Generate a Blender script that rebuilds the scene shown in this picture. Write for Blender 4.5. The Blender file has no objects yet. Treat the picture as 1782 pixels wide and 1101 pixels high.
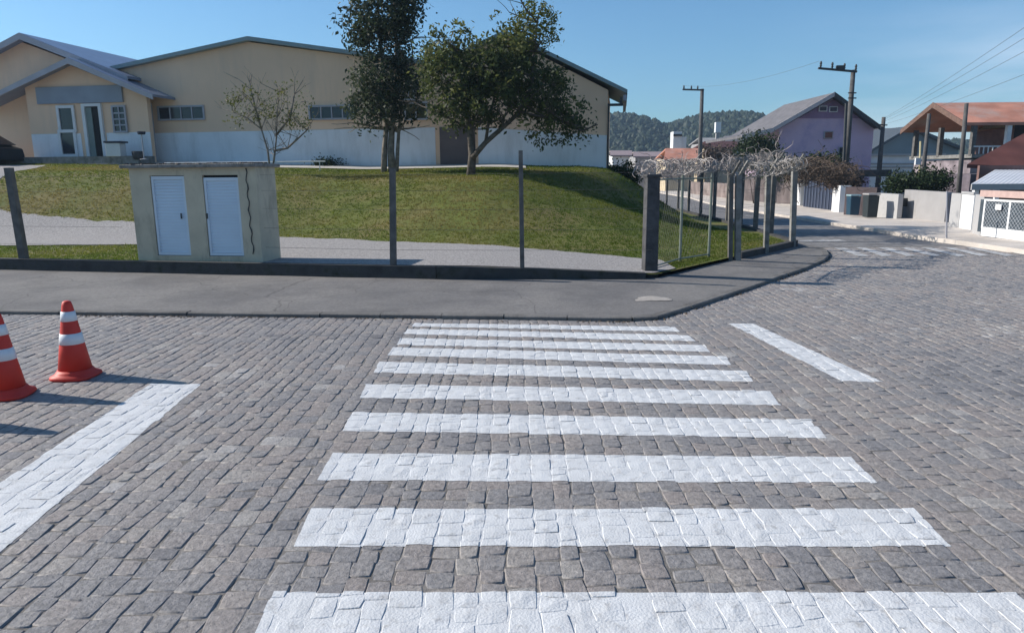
import bpy, math, random
from math import sin, cos, tan, atan, radians, pi, sqrt, exp
from mathutils import Vector, Matrix, noise
rnd = random.Random(7)
S = bpy.context.scene
COL = S.collection

# ------------------------------------------------------------------ camera, sky, sun
H = 1.9; FPX = 1250.0; TH = atan(250.5/1250); RO = radians(.54)
F_ = Vector((0, cos(TH), -sin(TH))); U0 = Vector((0, sin(TH), cos(TH))); R0 = Vector((1, 0, 0))
R_ = R0*cos(RO) - U0*sin(RO); U_ = U0*cos(RO) + R0*sin(RO)
cd = bpy.data.cameras.new('camera'); cam = bpy.data.objects.new('camera', cd); COL.objects.link(cam)
cd.sensor_width = 36; cd.lens = 36*FPX/1782; cd.clip_end = 5000; cd.clip_start = 0.05
m3 = Matrix((R_, U_, -F_)).transposed()
cam.matrix_world = Matrix.Translation((0, 0, H)) @ m3.to_4x4()
S.camera = cam

SUN = Vector((-1.17, .27, .75)).normalized()
el = math.asin(SUN.z); az = math.atan2(SUN.x, SUN.y)
w = bpy.data.worlds.new("World"); S.world = w; w.use_nodes = True
nt = w.node_tree; nt.nodes.clear()
out = nt.nodes.new('ShaderNodeOutputWorld'); bg = nt.nodes.new('ShaderNodeBackground')
sky = nt.nodes.new('ShaderNodeTexSky'); sky.sky_type = 'NISHITA'; sky.sun_disc = False
sky.sun_elevation = el; sky.sun_rotation = az; sky.altitude = 0; sky.air_density = 1.0; sky.dust_density = .6; sky.ozone_density = 2.2
tc = nt.nodes.new('ShaderNodeTexCoord')
# thin streaky cirrus low on the right
mp = nt.nodes.new('ShaderNodeMapping'); mp.inputs['Rotation'].default_value = (0, radians(14), 0); mp.inputs['Scale'].default_value = (1.6, 1.6, 9)
nz = nt.nodes.new('ShaderNodeTexNoise'); nz.inputs['Scale'].default_value = 1.6; nz.inputs['Detail'].default_value = 6; nz.inputs['Roughness'].default_value = .55
nt.links.new(tc.outputs['Generated'], mp.inputs[0]); nt.links.new(mp.outputs[0], nz.inputs['Vector'])
cr = nt.nodes.new('ShaderNodeMapRange'); cr.inputs[1].default_value = .36; cr.inputs[2].default_value = .66
nt.links.new(nz.outputs['Fac'], cr.inputs[0])
sp = nt.nodes.new('ShaderNodeSeparateXYZ'); nt.links.new(tc.outputs['Generated'], sp.inputs[0])
mx = nt.nodes.new('ShaderNodeMapRange'); mx.inputs[1].default_value = .3; mx.inputs[2].default_value = .62; nt.links.new(sp.outputs['X'], mx.inputs[0])
mz = nt.nodes.new('ShaderNodeMapRange'); mz.inputs[1].default_value = .2; mz.inputs[2].default_value = .08; nt.links.new(sp.outputs['Z'], mz.inputs[0])
def wm(a, b):
    n = nt.nodes.new('ShaderNodeMath'); n.operation = 'MULTIPLY'
    for i, v in enumerate((a, b)):
        if isinstance(v, float): n.inputs[i].default_value = v
        else: nt.links.new(v, n.inputs[i])
    return n.outputs[0]
fac = wm(wm(wm(cr.outputs[0], mx.outputs[0]), mz.outputs[0]), .9)
mixc = nt.nodes.new('ShaderNodeMix'); mixc.data_type = 'RGBA'
nt.links.new(fac, mixc.inputs['Factor']); nt.links.new(sky.outputs[0], mixc.inputs['A']); mixc.inputs['B'].default_value = (13, 9.4, 9., 1)
# sky gain added by direction: brighter to the north than overhead and south
gy = nt.nodes.new('ShaderNodeMapRange'); gy.inputs[1].default_value = .0; gy.inputs[2].default_value = .75; gy.inputs[3].default_value = 1.; gy.inputs[4].default_value = 1.2; nt.links.new(sp.outputs['Y'], gy.inputs[0])
sc_ = nt.nodes.new('ShaderNodeVectorMath'); sc_.operation = 'SCALE'; nt.links.new(mixc.outputs['Result'], sc_.inputs[0]); nt.links.new(gy.outputs[0], sc_.inputs['Scale'])
tint = nt.nodes.new('ShaderNodeVectorMath'); tint.operation = 'MULTIPLY'; nt.links.new(sc_.outputs[0], tint.inputs[0]); tint.inputs[1].default_value = (.52, .80, .97)
nt.links.new(tint.outputs[0], bg.inputs[0]); bg.inputs[1].default_value = .085
nt.links.new(bg.outputs[0], out.inputs[0])
sl = bpy.data.lights.new('sun', 'SUN'); sl.energy = 4.4; sl.angle = radians(.53); sl.color = (1, .92, .82)
so = bpy.data.objects.new('sun', sl); COL.objects.link(so); so.rotation_euler = SUN.to_track_quat('Z', 'Y').to_euler()
S.view_settings.view_transform = 'Standard'; S.view_settings.look = 'None'; S.view_settings.gamma = 1; S.view_settings.exposure = 0.52
S.render.engine = 'CYCLES'

# ------------------------------------------------------------------ measuring helpers
def ray(px, py):
    return F_ + R_*((px-891)/FPX) + U_*((550.5-py)/FPX)
def PZ(px, py, z=0.):
    d = ray(px, py); t = (z-H)/d.z; return Vector((d.x*t, d.y*t, z))
def PY(px, py, Y):
    d = ray(px, py); t = Y/d.y; return Vector((d.x*t, Y, H+d.z*t))
def hs(x, y):                                   # level of the side street
    return -min(.8, max(0, (y-18)*.02))
def GP(px, py, off=0.):                         # pixel -> point on the street level
    d = ray(px, py)
    z = 0.
    for k in range(60):
        t = (z+off-H)/d.z; z = hs(d.x*t, d.y*t)
    return Vector((d.x*t, d.y*t, z+off))
def lerp(a, b, t): return a+(b-a)*t
def interp(P, x):
    if x <= P[0][0]: return P[0][1]
    for (a, b), (c, d) in zip(P, P[1:]):
        if x <= c: return b+(d-b)*(x-a)/(c-a)
    return P[-1][1]
def smooth(t):
    t = max(0, min(1, t)); return t*t*(3-2*t)
def nz2(x, y, s=1., seed=0.): return noise.noise(Vector((x*s, y*s, seed)))

# ------------------------------------------------------------------ materials
MATS = {}
def mat(name, col, rough=.8, var=.12, scale=6., bump=0., bscale=40., col2=None, metallic=0., spec=.3, detail=5, dirt=None, dscale=1.2, dlo=.5, dhi=.7, streak=0.):
    if name in MATS: return MATS[name]
    m = bpy.data.materials.new(name); m.use_nodes = True; MATS[name] = m
    n = m.node_tree.nodes; L = m.node_tree.links; p = n['Principled BSDF']
    tcn = n.new('ShaderNodeTexCoord'); g = n.new('ShaderNodeTexNoise'); g.inputs['Scale'].default_value = scale; g.inputs['Detail'].default_value = detail
    L.new(tcn.outputs['Object'], g.inputs['Vector'])
    r = n.new('ShaderNodeValToRGB'); c2 = col2 or tuple(min(1, c*(1+var)) for c in col); c1 = tuple(c*(1-var) for c in col) if not col2 else col
    r.color_ramp.elements[0].position = .33; r.color_ramp.elements[1].position = .67
    r.color_ramp.elements[0].color = (*c1, 1); r.color_ramp.elements[1].color = (*c2, 1)
    L.new(g.outputs['Fac'], r.inputs[0]); cs = r.outputs[0]
    if dirt:
        g2 = n.new('ShaderNodeTexNoise'); g2.inputs['Scale'].default_value = dscale; g2.inputs['Detail'].default_value = 7; g2.inputs['Roughness'].default_value = .65
        if streak:
            sm_ = n.new('ShaderNodeMapping'); sm_.inputs['Scale'].default_value = (1, 1, streak); L.new(tcn.outputs['Object'], sm_.inputs[0]); L.new(sm_.outputs[0], g2.inputs['Vector'])
        else: L.new(tcn.outputs['Object'], g2.inputs['Vector'])
        mr = n.new('ShaderNodeMapRange'); mr.inputs[1].default_value = dlo; mr.inputs[2].default_value = dhi; L.new(g2.outputs['Fac'], mr.inputs[0])
        mxn = n.new('ShaderNodeMix'); mxn.data_type = 'RGBA'; L.new(mr.outputs[0], mxn.inputs['Factor']); L.new(cs, mxn.inputs['A']); mxn.inputs['B'].default_value = (*dirt, 1); cs = mxn.outputs['Result']
    L.new(cs, p.inputs['Base Color'])
    p.inputs['Roughness'].default_value = rough; p.inputs['Metallic'].default_value = metallic; p.inputs['Specular IOR Level'].default_value = spec
    if bump:
        b = n.new('ShaderNodeBump'); g3 = n.new('ShaderNodeTexNoise'); g3.inputs['Scale'].default_value = bscale; g3.inputs['Detail'].default_value = 6
        L.new(tcn.outputs['Object'], g3.inputs['Vector']); L.new(g3.outputs['Fac'], b.inputs['Height']); b.inputs['Strength'].default_value = bump; b.inputs['Distance'].default_value = .02
        L.new(b.outputs[0], p.inputs['Normal'])
    return m
def leafmat(name, c1, c2, c3=None, tr=.25, pos=.5):
    m = bpy.data.materials.new(name); m.use_nodes = True; MATS[name] = m
    n = m.node_tree.nodes; L = m.node_tree.links; p = n['Principled BSDF']
    a = n.new('ShaderNodeAttribute'); a.attribute_name = 'tone'
    r = n.new('ShaderNodeValToRGB'); r.color_ramp.elements[0].color = (*c1, 1); r.color_ramp.elements[1].color = (*(c3 or c2), 1)
    e = r.color_ramp.elements.new(pos); e.color = (*c2, 1)
    L.new(a.outputs['Fac'], r.inputs[0]); L.new(r.outputs[0], p.inputs['Base Color']); p.inputs['Roughness'].default_value = .6; p.inputs['Specular IOR Level'].default_value = .25
    t = n.new('ShaderNodeBsdfTranslucent'); L.new(r.outputs[0], t.inputs['Color']); ms = n.new('ShaderNodeMixShader'); ms.inputs[0].default_value = tr
    L.new(p.outputs[0], ms.inputs[1]); L.new(t.outputs[0], ms.inputs[2]); L.new(ms.outputs[0], n['Material Output'].inputs['Surface'])
    return m

def mat_stone():
    m = bpy.data.materials.new('cobble_stone'); m.use_nodes = True
    n = m.node_tree.nodes; L = m.node_tree.links; p = n['Principled BSDF']
    a = n.new('ShaderNodeAttribute'); a.attribute_name = 'tone'
    tcn = n.new('ShaderNodeTexCoord')
    r = n.new('ShaderNodeValToRGB'); el = r.color_ramp.elements
    el[0].color = (.160, .154, .158, 1); el[1].color = (.37, .355, .345, 1)
    for pos, c in ((.3, (.218, .211, .214)), (.5, (.255, .243, .239)), (.68, (.272, .242, .228)), (.86, (.315, .295, .276))):
        e = el.new(pos); e.color = (*c, 1)
    # large patches push the tone one way or the other
    g = n.new('ShaderNodeTexNoise'); g.inputs['Scale'].default_value = .55; g.inputs['Detail'].default_value = 3; L.new(tcn.outputs['Object'], g.inputs['Vector'])
    ma = n.new('ShaderNodeMath'); ma.operation = 'MULTIPLY_ADD'; ma.inputs[1].default_value = 1.15; L.new(g.outputs['Fac'], ma.inputs[0])
    ma2 = n.new('ShaderNodeMath'); ma2.operation = 'MULTIPLY_ADD'; ma2.inputs[1].default_value = .72; ma2.inputs[2].default_value = -.37; L.new(a.outputs['Fac'], ma2.inputs[0]); L.new(ma2.outputs[0], ma.inputs[2])
    L.new(ma.outputs[0], r.inputs[0])
    g2 = n.new('ShaderNodeTexNoise'); g2.inputs['Scale'].default_value = 26; g2.inputs['Detail'].default_value = 8; g2.inputs['Roughness'].default_value = .7; L.new(tcn.outputs['Object'], g2.inputs['Vector'])
    mr = n.new('ShaderNodeMapRange'); mr.inputs[1].default_value = .3; mr.inputs[2].default_value = .7; mr.inputs[3].default_value = .62; mr.inputs[4].default_value = 1.38; L.new(g2.outputs['Fac'], mr.inputs[0])
    mm = n.new('ShaderNodeMix'); mm.data_type = 'RGBA'; mm.blend_type = 'MULTIPLY'; mm.inputs['Factor'].default_value = 1; L.new(r.outputs[0], mm.inputs['A']); L.new(mr.outputs[0], mm.inputs['B'])
    L.new(mm.outputs['Result'], p.inputs['Base Color']); p.inputs['Roughness'].default_value = .62; p.inputs['Specular IOR Level'].default_value = .35
    b = n.new('ShaderNodeBump'); g3 = n.new('ShaderNodeTexNoise'); g3.inputs['Scale'].default_value = 38; g3.inputs['Detail'].default_value = 9; g3.inputs['Roughness'].default_value = .65; L.new(tcn.outputs['Object'], g3.inputs['Vector'])
    L.new(g3.outputs['Fac'], b.inputs['Height']); b.inputs['Strength'].default_value = .55; b.inputs['Distance'].default_value = .02; L.new(b.outputs[0], p.inputs['Normal'])
    return m
def mat_farcobble():
    m = bpy.data.materials.new('cobble_far'); m.use_nodes = True
    n = m.node_tree.nodes; L = m.node_tree.links; p = n['Principled BSDF']
    tcn = n.new('ShaderNodeTexCoord'); mpn = n.new('ShaderNodeMapping'); L.new(tcn.outputs['Object'], mpn.inputs[0]); mpn.inputs['Rotation'].default_value = (0, 0, pi/2)
    b = n.new('ShaderNodeTexBrick'); b.inputs['Scale'].default_value = 1; b.inputs['Brick Width'].default_value = .2; b.inputs['Row Height'].default_value = .15; b.inputs['Mortar Size'].default_value = .01; b.inputs['Mortar Smooth'].default_value = .4
    b.inputs['Color1'].default_value = (.15, .147, .15, 1); b.inputs['Color2'].default_value = (.26, .25, .245, 1); b.inputs['Mortar'].default_value = (.09, .085, .08, 1)
    g = n.new('ShaderNodeTexNoise'); g.inputs['Scale'].default_value = 3; L.new(tcn.outputs['Object'], g.inputs['Vector'])
    ad = n.new('ShaderNodeVectorMath'); ad.operation = 'MULTIPLY_ADD'; ad.inputs[1].default_value = (.05, .05, 0); L.new(g.outputs['Color'], ad.inputs[0]); L.new(mpn.outputs[0], ad.inputs[2]); L.new(ad.outputs[0], b.inputs['Vector'])
    g2 = n.new('ShaderNodeTexNoise'); g2.inputs['Scale'].default_value = .5; g2.inputs['Detail'].default_value = 6; L.new(tcn.outputs['Object'], g2.inputs['Vector'])
    mr = n.new('ShaderNodeMapRange'); mr.inputs[1].default_value = .3; mr.inputs[2].default_value = .7; mr.inputs[3].default_value = .8; mr.inputs[4].default_value = 1.2; L.new(g2.outputs['Fac'], mr.inputs[0])
    mm = n.new('ShaderNodeMix'); mm.data_type = 'RGBA'; mm.blend_type = 'MULTIPLY'; mm.inputs['Factor'].default_value = 1; L.new(b.outputs['Color'], mm.inputs['A']); L.new(mr.outputs[0], mm.inputs['B'])
    L.new(mm.outputs['Result'], p.inputs['Base Color']); p.inputs['Roughness'].default_value = .75
    bu = n.new('ShaderNodeBump'); bu.inputs['Strength'].default_value = .6; bu.inputs['Distance'].default_value = .012; bu.invert = True; L.new(b.outputs['Fac'], bu.inputs['Height']); L.new(bu.outputs[0], p.inputs['Normal'])
    return m
M_STONE = mat_stone(); M_FARCOB = mat_farcobble()
M_JOINT = mat('joint_sand', (.17, .16, .15), .95, .3, 5., .4, 60., dirt=(.31, .29, .27), dscale=2.2, dlo=.5, dhi=.66)
M_PAINT = mat('road_paint', (.62, .635, .65), .6, .06, 5., .3, 80., dirt=(.36, .355, .35), dscale=14, dlo=.53, dhi=.78)
M_PAINTOLD = mat('worn_paint', (.50, .51, .52), .8, .15, 4., .2, 40., dirt=(.24, .235, .235), dscale=5., dlo=.45, dhi=.6)
M_WALK = mat('pavement_concrete', (.15, .146, .146), .9, .12, 1.3, .4, 70., dirt=(.205, .197, .19), dscale=.55, dlo=.42, dhi=.6)
def add_cracks(m):
    n = m.node_tree.nodes; L = m.node_tree.links; p = n['Principled BSDF']; src = p.inputs['Base Color'].links[0].from_socket
    tcn = n.new('ShaderNodeTexCoord'); g = n.new('ShaderNodeTexNoise'); g.inputs['Scale'].default_value = 1.3; g.inputs['Detail'].default_value = 6; L.new(tcn.outputs['Object'], g.inputs['Vector'])
    ad = n.new('ShaderNodeVectorMath'); ad.operation = 'MULTIPLY_ADD'; ad.inputs[1].default_value = (.7, .7, 0); L.new(g.outputs['Color'], ad.inputs[0]); L.new(tcn.outputs['Object'], ad.inputs[2])
    v = n.new('ShaderNodeTexVoronoi'); v.feature = 'DISTANCE_TO_EDGE'; v.inputs['Scale'].default_value = .38; L.new(ad.outputs[0], v.inputs['Vector'])
    mr = n.new('ShaderNodeMapRange'); mr.inputs[1].default_value = 0; mr.inputs[2].default_value = .006; mr.inputs[3].default_value = .62; mr.inputs[4].default_value = 1; L.new(v.outputs['Distance'], mr.inputs[0])
    g2 = n.new('ShaderNodeTexNoise'); g2.inputs['Scale'].default_value = 22; g2.inputs['Detail'].default_value = 6; L.new(tcn.outputs['Object'], g2.inputs['Vector'])
    m2 = n.new('ShaderNodeMapRange'); m2.inputs[1].default_value = .3; m2.inputs[2].default_value = .7; m2.inputs[3].default_value = .85; m2.inputs[4].default_value = 1.15; L.new(g2.outputs['Fac'], m2.inputs[0])
    mu = n.new('ShaderNodeMath'); mu.operation = 'MULTIPLY'; L.new(mr.outputs[0], mu.inputs[0]); L.new(m2.outputs[0], mu.inputs[1])
    mm = n.new('ShaderNodeMix'); mm.data_type = 'RGBA'; mm.blend_type = 'MULTIPLY'; mm.inputs['Factor'].default_value = 1; L.new(src, mm.inputs['A']); L.new(mu.outputs[0], mm.inputs['B']); L.new(mm.outputs['Result'], p.inputs['Base Color'])
add_cracks(M_WALK)
M_WALKFAR = mat('pavement_pale', (.56, .51, .46), .9, .12, 1.2, .2, 50., dirt=(.42, .39, .36), dscale=.8)
M_KERB = mat('kerb_stone', (.15, .145, .14), .9, .25, 3., .5, 30.)
M_GRAVEL = mat('gravel', (.25, .24, .236), .95, .35, 45., .35, 90., dirt=(.42, .40, .39), dscale=26., dlo=.45, dhi=.62)
M_PATH = mat('pale_path', (.48, .46, .43), .9, .1, 2.)
M_LAWN = mat('lawn_soil', (.10, .12, .022), .95, .2, 1.1, .15, 12., dirt=(.165, .14, .05), dscale=.42, dlo=.42, dhi=.62)
M_EARTH = mat('earth', (.13, .12, .09), .95, .25, .3, dirt=(.05, .07, .03), dscale=.1)
M_WALL = mat('beige_wall', (.86, .60, .42), .85, .05, .5, .1, 60., dirt=(.66, .49, .37), dscale=1.1, dlo=.5, dhi=.85, streak=.18)
M_WALLW = mat('white_wall_base', (.80, .82, .85), .8, .06, .7, dirt=(.58, .59, .60), dscale=1.5, dlo=.48, dhi=.8, streak=.25)
M_ROOFG = mat('grey_green_sheet', (.24, .31, .33), .5, .1, 2., metallic=.2)
M_ROOFB = mat('blue_sheet', (.22, .27, .38), .4, .1, 2., metallic=.3)
M_TRIM = mat('grey_trim', (.40, .40, .44), .6, .08, 2.)
M_GLASS = mat('dark_glass', (.02, .03, .045), .12, .2, 2., spec=.6)
M_DARK = mat('dark_interior', (.012, .014, .018), .7, .2, 2.)
M_WHITE = mat('white_paint', (.72, .73, .74), .6, .05, 2.)
M_BAND = mat('sign_band_grey', (.28, .32, .38), .6, .1, 1.)
M_SHEL = mat('shelter_plaster', (.56, .50, .38), .9, .1, 2., .3, 30., dirt=(.26, .23, .18), dscale=3.2, dlo=.52, dhi=.8, streak=.35)
M_DOORM = mat('white_steel_door', (.64, .73, .82), .5, .04, 1.5, spec=.4)
M_CONC = mat('grey_concrete', (.24, .235, .225), .9, .2, 5., .5, 40., dirt=(.12, .115, .10), dscale=6.)
M_CONCD = mat('dark_concrete', (.075, .075, .08), .9, .3, 5., .5, 40.)
M_POST = mat('post_concrete', (.13, .125, .12), .9, .25, 6., .4, 40.)
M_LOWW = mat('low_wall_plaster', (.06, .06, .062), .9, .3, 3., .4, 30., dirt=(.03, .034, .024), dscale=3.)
M_TUBE = mat('galvanised_tube', (.22, .25, .22), .5, .15, 5., metallic=.4)
M_WIRE = mat('wire', (.10, .10, .10), .6, .1)
M_VINE = mat('dry_vine_pale', (.33, .29, .28), .9, .35, 12.)
M_VINED = mat('dry_vine_brown', (.10, .075, .06), .9, .35, 12.)
M_BARK = mat('bark', (.11, .095, .08), .95, .35, 8., .8, 30.)
M_BARKL = mat('bark_pale', (.21, .18, .15), .95, .35, 8., .8, 30.)
M_CONEO = mat('cone_orange', (.62, .042, .028), .55, .12, 3., spec=.4)
M_CONEW = mat('cone_band_white', (.72, .76, .80), .45, .05, 8.)
M_POLE = mat('pole_concrete', (.10, .098, .098), .9, .2, 4.)
M_STEEL = mat('dark_steel', (.05, .055, .06), .6, .2, 5.)
M_LILAC = mat('lilac_plaster', (.64, .50, .64), .85, .06, .4, dirt=(.44, .35, .55), dscale=.5)
M_LILACD = mat('purple_planks', (.30, .20, .33), .85, .15, 1.)
M_TILEG = mat('grey_roof_tiles', (.15, .145, .155), .8, .2, 2.)
M_TILEO = mat('orange_roof_tiles', (.52, .24, .17), .85, .2, .8, dirt=(.46, .36, .32), dscale=.35)
M_TILER = mat('red_roof_tiles', (.36, .10, .07), .85, .2, .8)
M_TILEB = mat('brown_roof_tiles', (.15, .055, .045), .85, .2, .8)
M_BRICK = mat('brown_brick_wall', (.20, .12, .11), .85, .2, 1.5)
M_GREYW = mat('grey_wall', (.34, .335, .34), .85, .1, 1., dirt=(.27, .265, .26), dscale=.8)
M_GREYWL = mat('pale_grey_wall', (.42, .42, .425), .85, .08, 1., dirt=(.33, .33, .33), dscale=.9)
M_SHEET = mat('pale_metal_sheet', (.70, .71, .73), .45, .08, 1., metallic=.1)
M_NAVY = mat('navy_metal', (.03, .04, .07), .5, .2, 1.)
M_BLUE = mat('blue_plastic', (.02, .06, .10), .5, .15, 2.)
M_HILL = mat('hill_forest', (.02, .034, .018), .95, .4, .06)
M_CREAM = mat('cream_wall', (.55, .46, .33), .85, .1, 1.)
M_RUBBER = mat('black_rubber', (.02, .02, .02), .7, .1)
M_SAND = mat('spilt_mortar', (.36, .335, .31), .95, .12, 8., .5, 40.)

# ------------------------------------------------------------------ mesh builder
WLOC = {}
def tag(o, label=None, cat=None, group=None, kind=None):
    if label: o['label'] = label
    if cat: o['category'] = cat
    if group: o['group'] = group
    if kind: o['kind'] = kind
    return o
def thing(name, loc, label, cat, group=None):
    o = bpy.data.objects.new(name, None); COL.objects.link(o); o.location = loc; o.empty_display_size = .2
    WLOC[o.name] = Vector(loc)
    return tag(o, label, cat, group)
class MB:
    def __init__(s): s.v = []; s.f = []; s.tone = None
    def add(s, vs, fs):
        k = len(s.v); s.v.extend([tuple(p) for p in vs]); s.f.extend([tuple(i+k for i in q) for q in fs]); return s
    def quad(s, a, b, c, d): return s.add([a, b, c, d], [(0, 1, 2, 3)])
    def box(s, c, size, rz=0., taper=1.):
        hx, hy, hz = size[0]/2, size[1]/2, size[2]/2; vs = []
        for z, k in ((-hz, 1), (hz, taper)):
            for x, y in ((-hx, -hy), (hx, -hy), (hx, hy), (-hx, hy)):
                x *= k; y *= k
                vs.append((c[0]+x*cos(rz)-y*sin(rz), c[1]+x*sin(rz)+y*cos(rz), c[2]+z))
        return s.add(vs, [(0, 3, 2, 1), (4, 5, 6, 7), (0, 1, 5, 4), (1, 2, 6, 5), (2, 3, 7, 6), (3, 0, 4, 7)])
    def bbox(s, fr, u0, u1, v0, v1, z0, z1):      # box in a local frame fr(u,v,z)->world
        vs = [fr(u, v, z) for z in (z0, z1) for u, v in ((u0, v0), (u1, v0), (u1, v1), (u0, v1))]
        return s.add(vs, [(0, 3, 2, 1), (4, 5, 6, 7), (0, 1, 5, 4), (1, 2, 6, 5), (2, 3, 7, 6), (3, 0, 4, 7)])
    def prism(s, poly, off):                       # planar polygon (list of Vector) extruded by vector
        n = len(poly); off = Vector(off); a = [Vector(p) for p in poly]; b = [p+off for p in a]
        fs = [tuple(range(n))[::-1], tuple(range(n, 2*n))]+[(i, (i+1) % n, (i+1) % n+n, i+n) for i in range(n)]
        return s.add(a+b, fs)
    def slab(s, a, b, c, d, t):                    # quad with thickness t downward along its normal
        a, b, c, d = map(Vector, (a, b, c, d)); nn = (b-a).cross(d-a).normalized()
        if nn.z < 0: nn = -nn
        return s.prism([a, b, c, d], -nn*t)
    def tube(s, pts, rad, n=6, cap=True):
        pts = [Vector(p) for p in pts]; rs = rad if isinstance(rad, (list, tuple)) else [rad]*len(pts); k = len(s.v); prev = None
        for i, p in enumerate(pts):
            d = (pts[min(i+1, len(pts)-1)]-pts[max(i-1, 0)]).normalized()
            if prev is None: prev = d.orthogonal().normalized()
            u = (prev-d*prev.dot(d))
            u = u.normalized() if u.length > 1e-6 else d.orthogonal().normalized()
            prev = u; q = d.cross(u)
            for j in range(n):
                a = 2*pi*j/n; s.v.append(tuple(p+(u*cos(a)+q*sin(a))*rs[i]))
        for i in range(len(pts)-1):
            for j in range(n):
                s.f.append((k+i*n+j, k+i*n+(j+1) % n, k+(i+1)*n+(j+1) % n, k+(i+1)*n+j))
        if cap:
            s.f.append(tuple(k+j for j in range(n))[::-1]); s.f.append(tuple(k+(len(pts)-1)*n+j for j in range(n)))
        return s
    def lathe(s, c, prof, n=24, sq=None):          # prof (r,z[,squareness])
        k = len(s.v)
        for q in prof:
            r, z = q[0], q[1]; e = q[2] if len(q) > 2 else 0
            for j in range(n):
                a = 2*pi*j/n; ca, sa = cos(a), sin(a)
                m = lerp(1, min(1/max(abs(ca), abs(sa)), 1.25), e)
                s.v.append((c[0]+r*ca*m, c[1]+r*sa*m, c[2]+z))
        for i in range(len(prof)-1):
            for j in range(n): s.f.append((k+i*n+j, k+i*n+(j+1) % n, k+(i+1)*n+(j+1) % n, k+(i+1)*n+j))
        s.f.append(tuple(k+j for j in range(n))[::-1]); s.f.append(tuple(k+(len(prof)-1)*n+j for j in range(n)))
        return s
    def build(s, name, material, parent=None, smooth=False, bevel=0., tone=None):
        me = bpy.data.meshes.new(name)
        if parent is not None: base = WLOC[parent.name]
        else:
            xs = [p[0] for p in s.v]; ys = [p[1] for p in s.v]; zs = [p[2] for p in s.v]
            base = Vector(((min(xs)+max(xs))/2, (min(ys)+max(ys))/2, min(zs)))
            if name in ('road', 'ground', 'lawn', 'side_street'): base = Vector((0, 0, 0))
        o = bpy.data.objects.new(name, me); COL.objects.link(o)
        if parent is not None: o.parent = parent; WLOC[o.name] = base
        else: o.location = base; WLOC[o.name] = base
        me.from_pydata([(p[0]-base.x, p[1]-base.y, p[2]-base.z) for p in s.v], [], s.f)
        me.materials.append(material)
        if smooth: me.polygons.foreach_set('use_smooth', [True]*len(me.polygons))
        tn = tone or s.tone
        if tn:
            at = me.attributes.new('tone', 'FLOAT', 'FACE'); at.data.foreach_set('value', tn)
        if bevel:
            b = o.modifiers.new('bevel', 'BEVEL'); b.width = bevel; b.segments = 2; b.limit_method = 'ANGLE'
        me.update()
        return o
def struct(o): o['kind'] = 'structure'; return o
def copy_tree(o, loc):
    c = o.copy(); COL.objects.link(c); c.location = loc
    for ch in list(o.children):
        d = ch.copy(); COL.objects.link(d); d.parent = c
        for g in list(ch.children):
            e = g.copy(); COL.objects.link(e); e.parent = d
    return c

# ------------------------------------------------------------------ outlines measured on the ground
KERB = [(-60, 15.6), (-14, 10.75), (-7.3, 10.0), (-2.6, 9.55), (1.55, 9.1), (1.9, 9.18), (2.5, 9.87), (3.8, 11.45), (5.65, 13.75), (6.55, 15.0), (7.05, 15.9), (7.35, 16.7), (7.5, 17.6), (7.4, 18.7)]
FENCE = [(-60, 21.9), (-10.4, 14.4), (-7.1, 13.68), (-4.5, 13.15), (-1.3, 12.47), (2.45, 12.25), (3.5, 13.5), (4.75, 15.0), (5.8, 16.15), (6.9, 17.5)]
XR = [(17.5, 6.9), (20, 7.2), (23, 7.7), (26, 8.05), (30, 8.5), (34, 8.9), (38, 9.3), (43, 9.9), (49, 10.5), (60, 11.6), (140, 16)]
FOOT = [(-60, 20.5), (-13, 19.2), (-6, 18.6), (-2.6, 17.0), (.1, 15.7), (2.7, 14.6), (4, 15.4), (5.5, 17.0), (7, 19)]
def kerb_y(x): return interp([p for p in KERB if p[0] < 7.45], x)
def fence_y(x): return interp(FENCE, x)
BASE = [(-20, 2.12), (-14, 2.05), (-6, 1.84), (0, 1.74), (4, 1.66), (8, 1.4)]
def h(x, y):                                     # level inside the fence
    b = .28-.13*smooth((x+1)/4.); xr = interp(XR, y) if y > 17.5 else 7.0
    if y > 18: b = lerp(b, hs(x, y)+.12, smooth((x-2)/5.)*smooth((y-18)/6))
    ft = interp(FOOT, x); L = 7.6
    L += 1.6*smooth((x+1)/3.); sf = (y-ft)/L
    ss = (xr-.3-x)/lerp(8.2, 4.6, smooth((y-24.5)/4.5))
    k = smooth(sf)*smooth(ss)
    top = interp(BASE, x)+.07*max(0, min(y, 36)-ft-L)
    z = lerp(b, top, k)
    return z+.035*nz2(x, y, .35)*smooth(sf*4)*(1 if x < 6 else 0)

# ------------------------------------------------------------------ structure: ground, road, pavement
g = MB(); xs = [-900, -300, -120, -60, -30, -10, 5, 12, 20, 30, 45, 70, 120, 300, 900]; ys = [-60, -20, 0, 18, 24, 30, 38, 46, 58, 70, 100, 160, 300, 700, 1500]
for y in ys:
    for x in xs: g.v.append((x, y, hs(x, y)-.12))
nx = len(xs)
for j in range(len(ys)-1):
    for i in range(nx-1): g.f.append((j*nx+i, j*nx+i+1, (j+1)*nx+i+1, (j+1)*nx+i))
struct(g.build('ground', M_EARTH))

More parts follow.
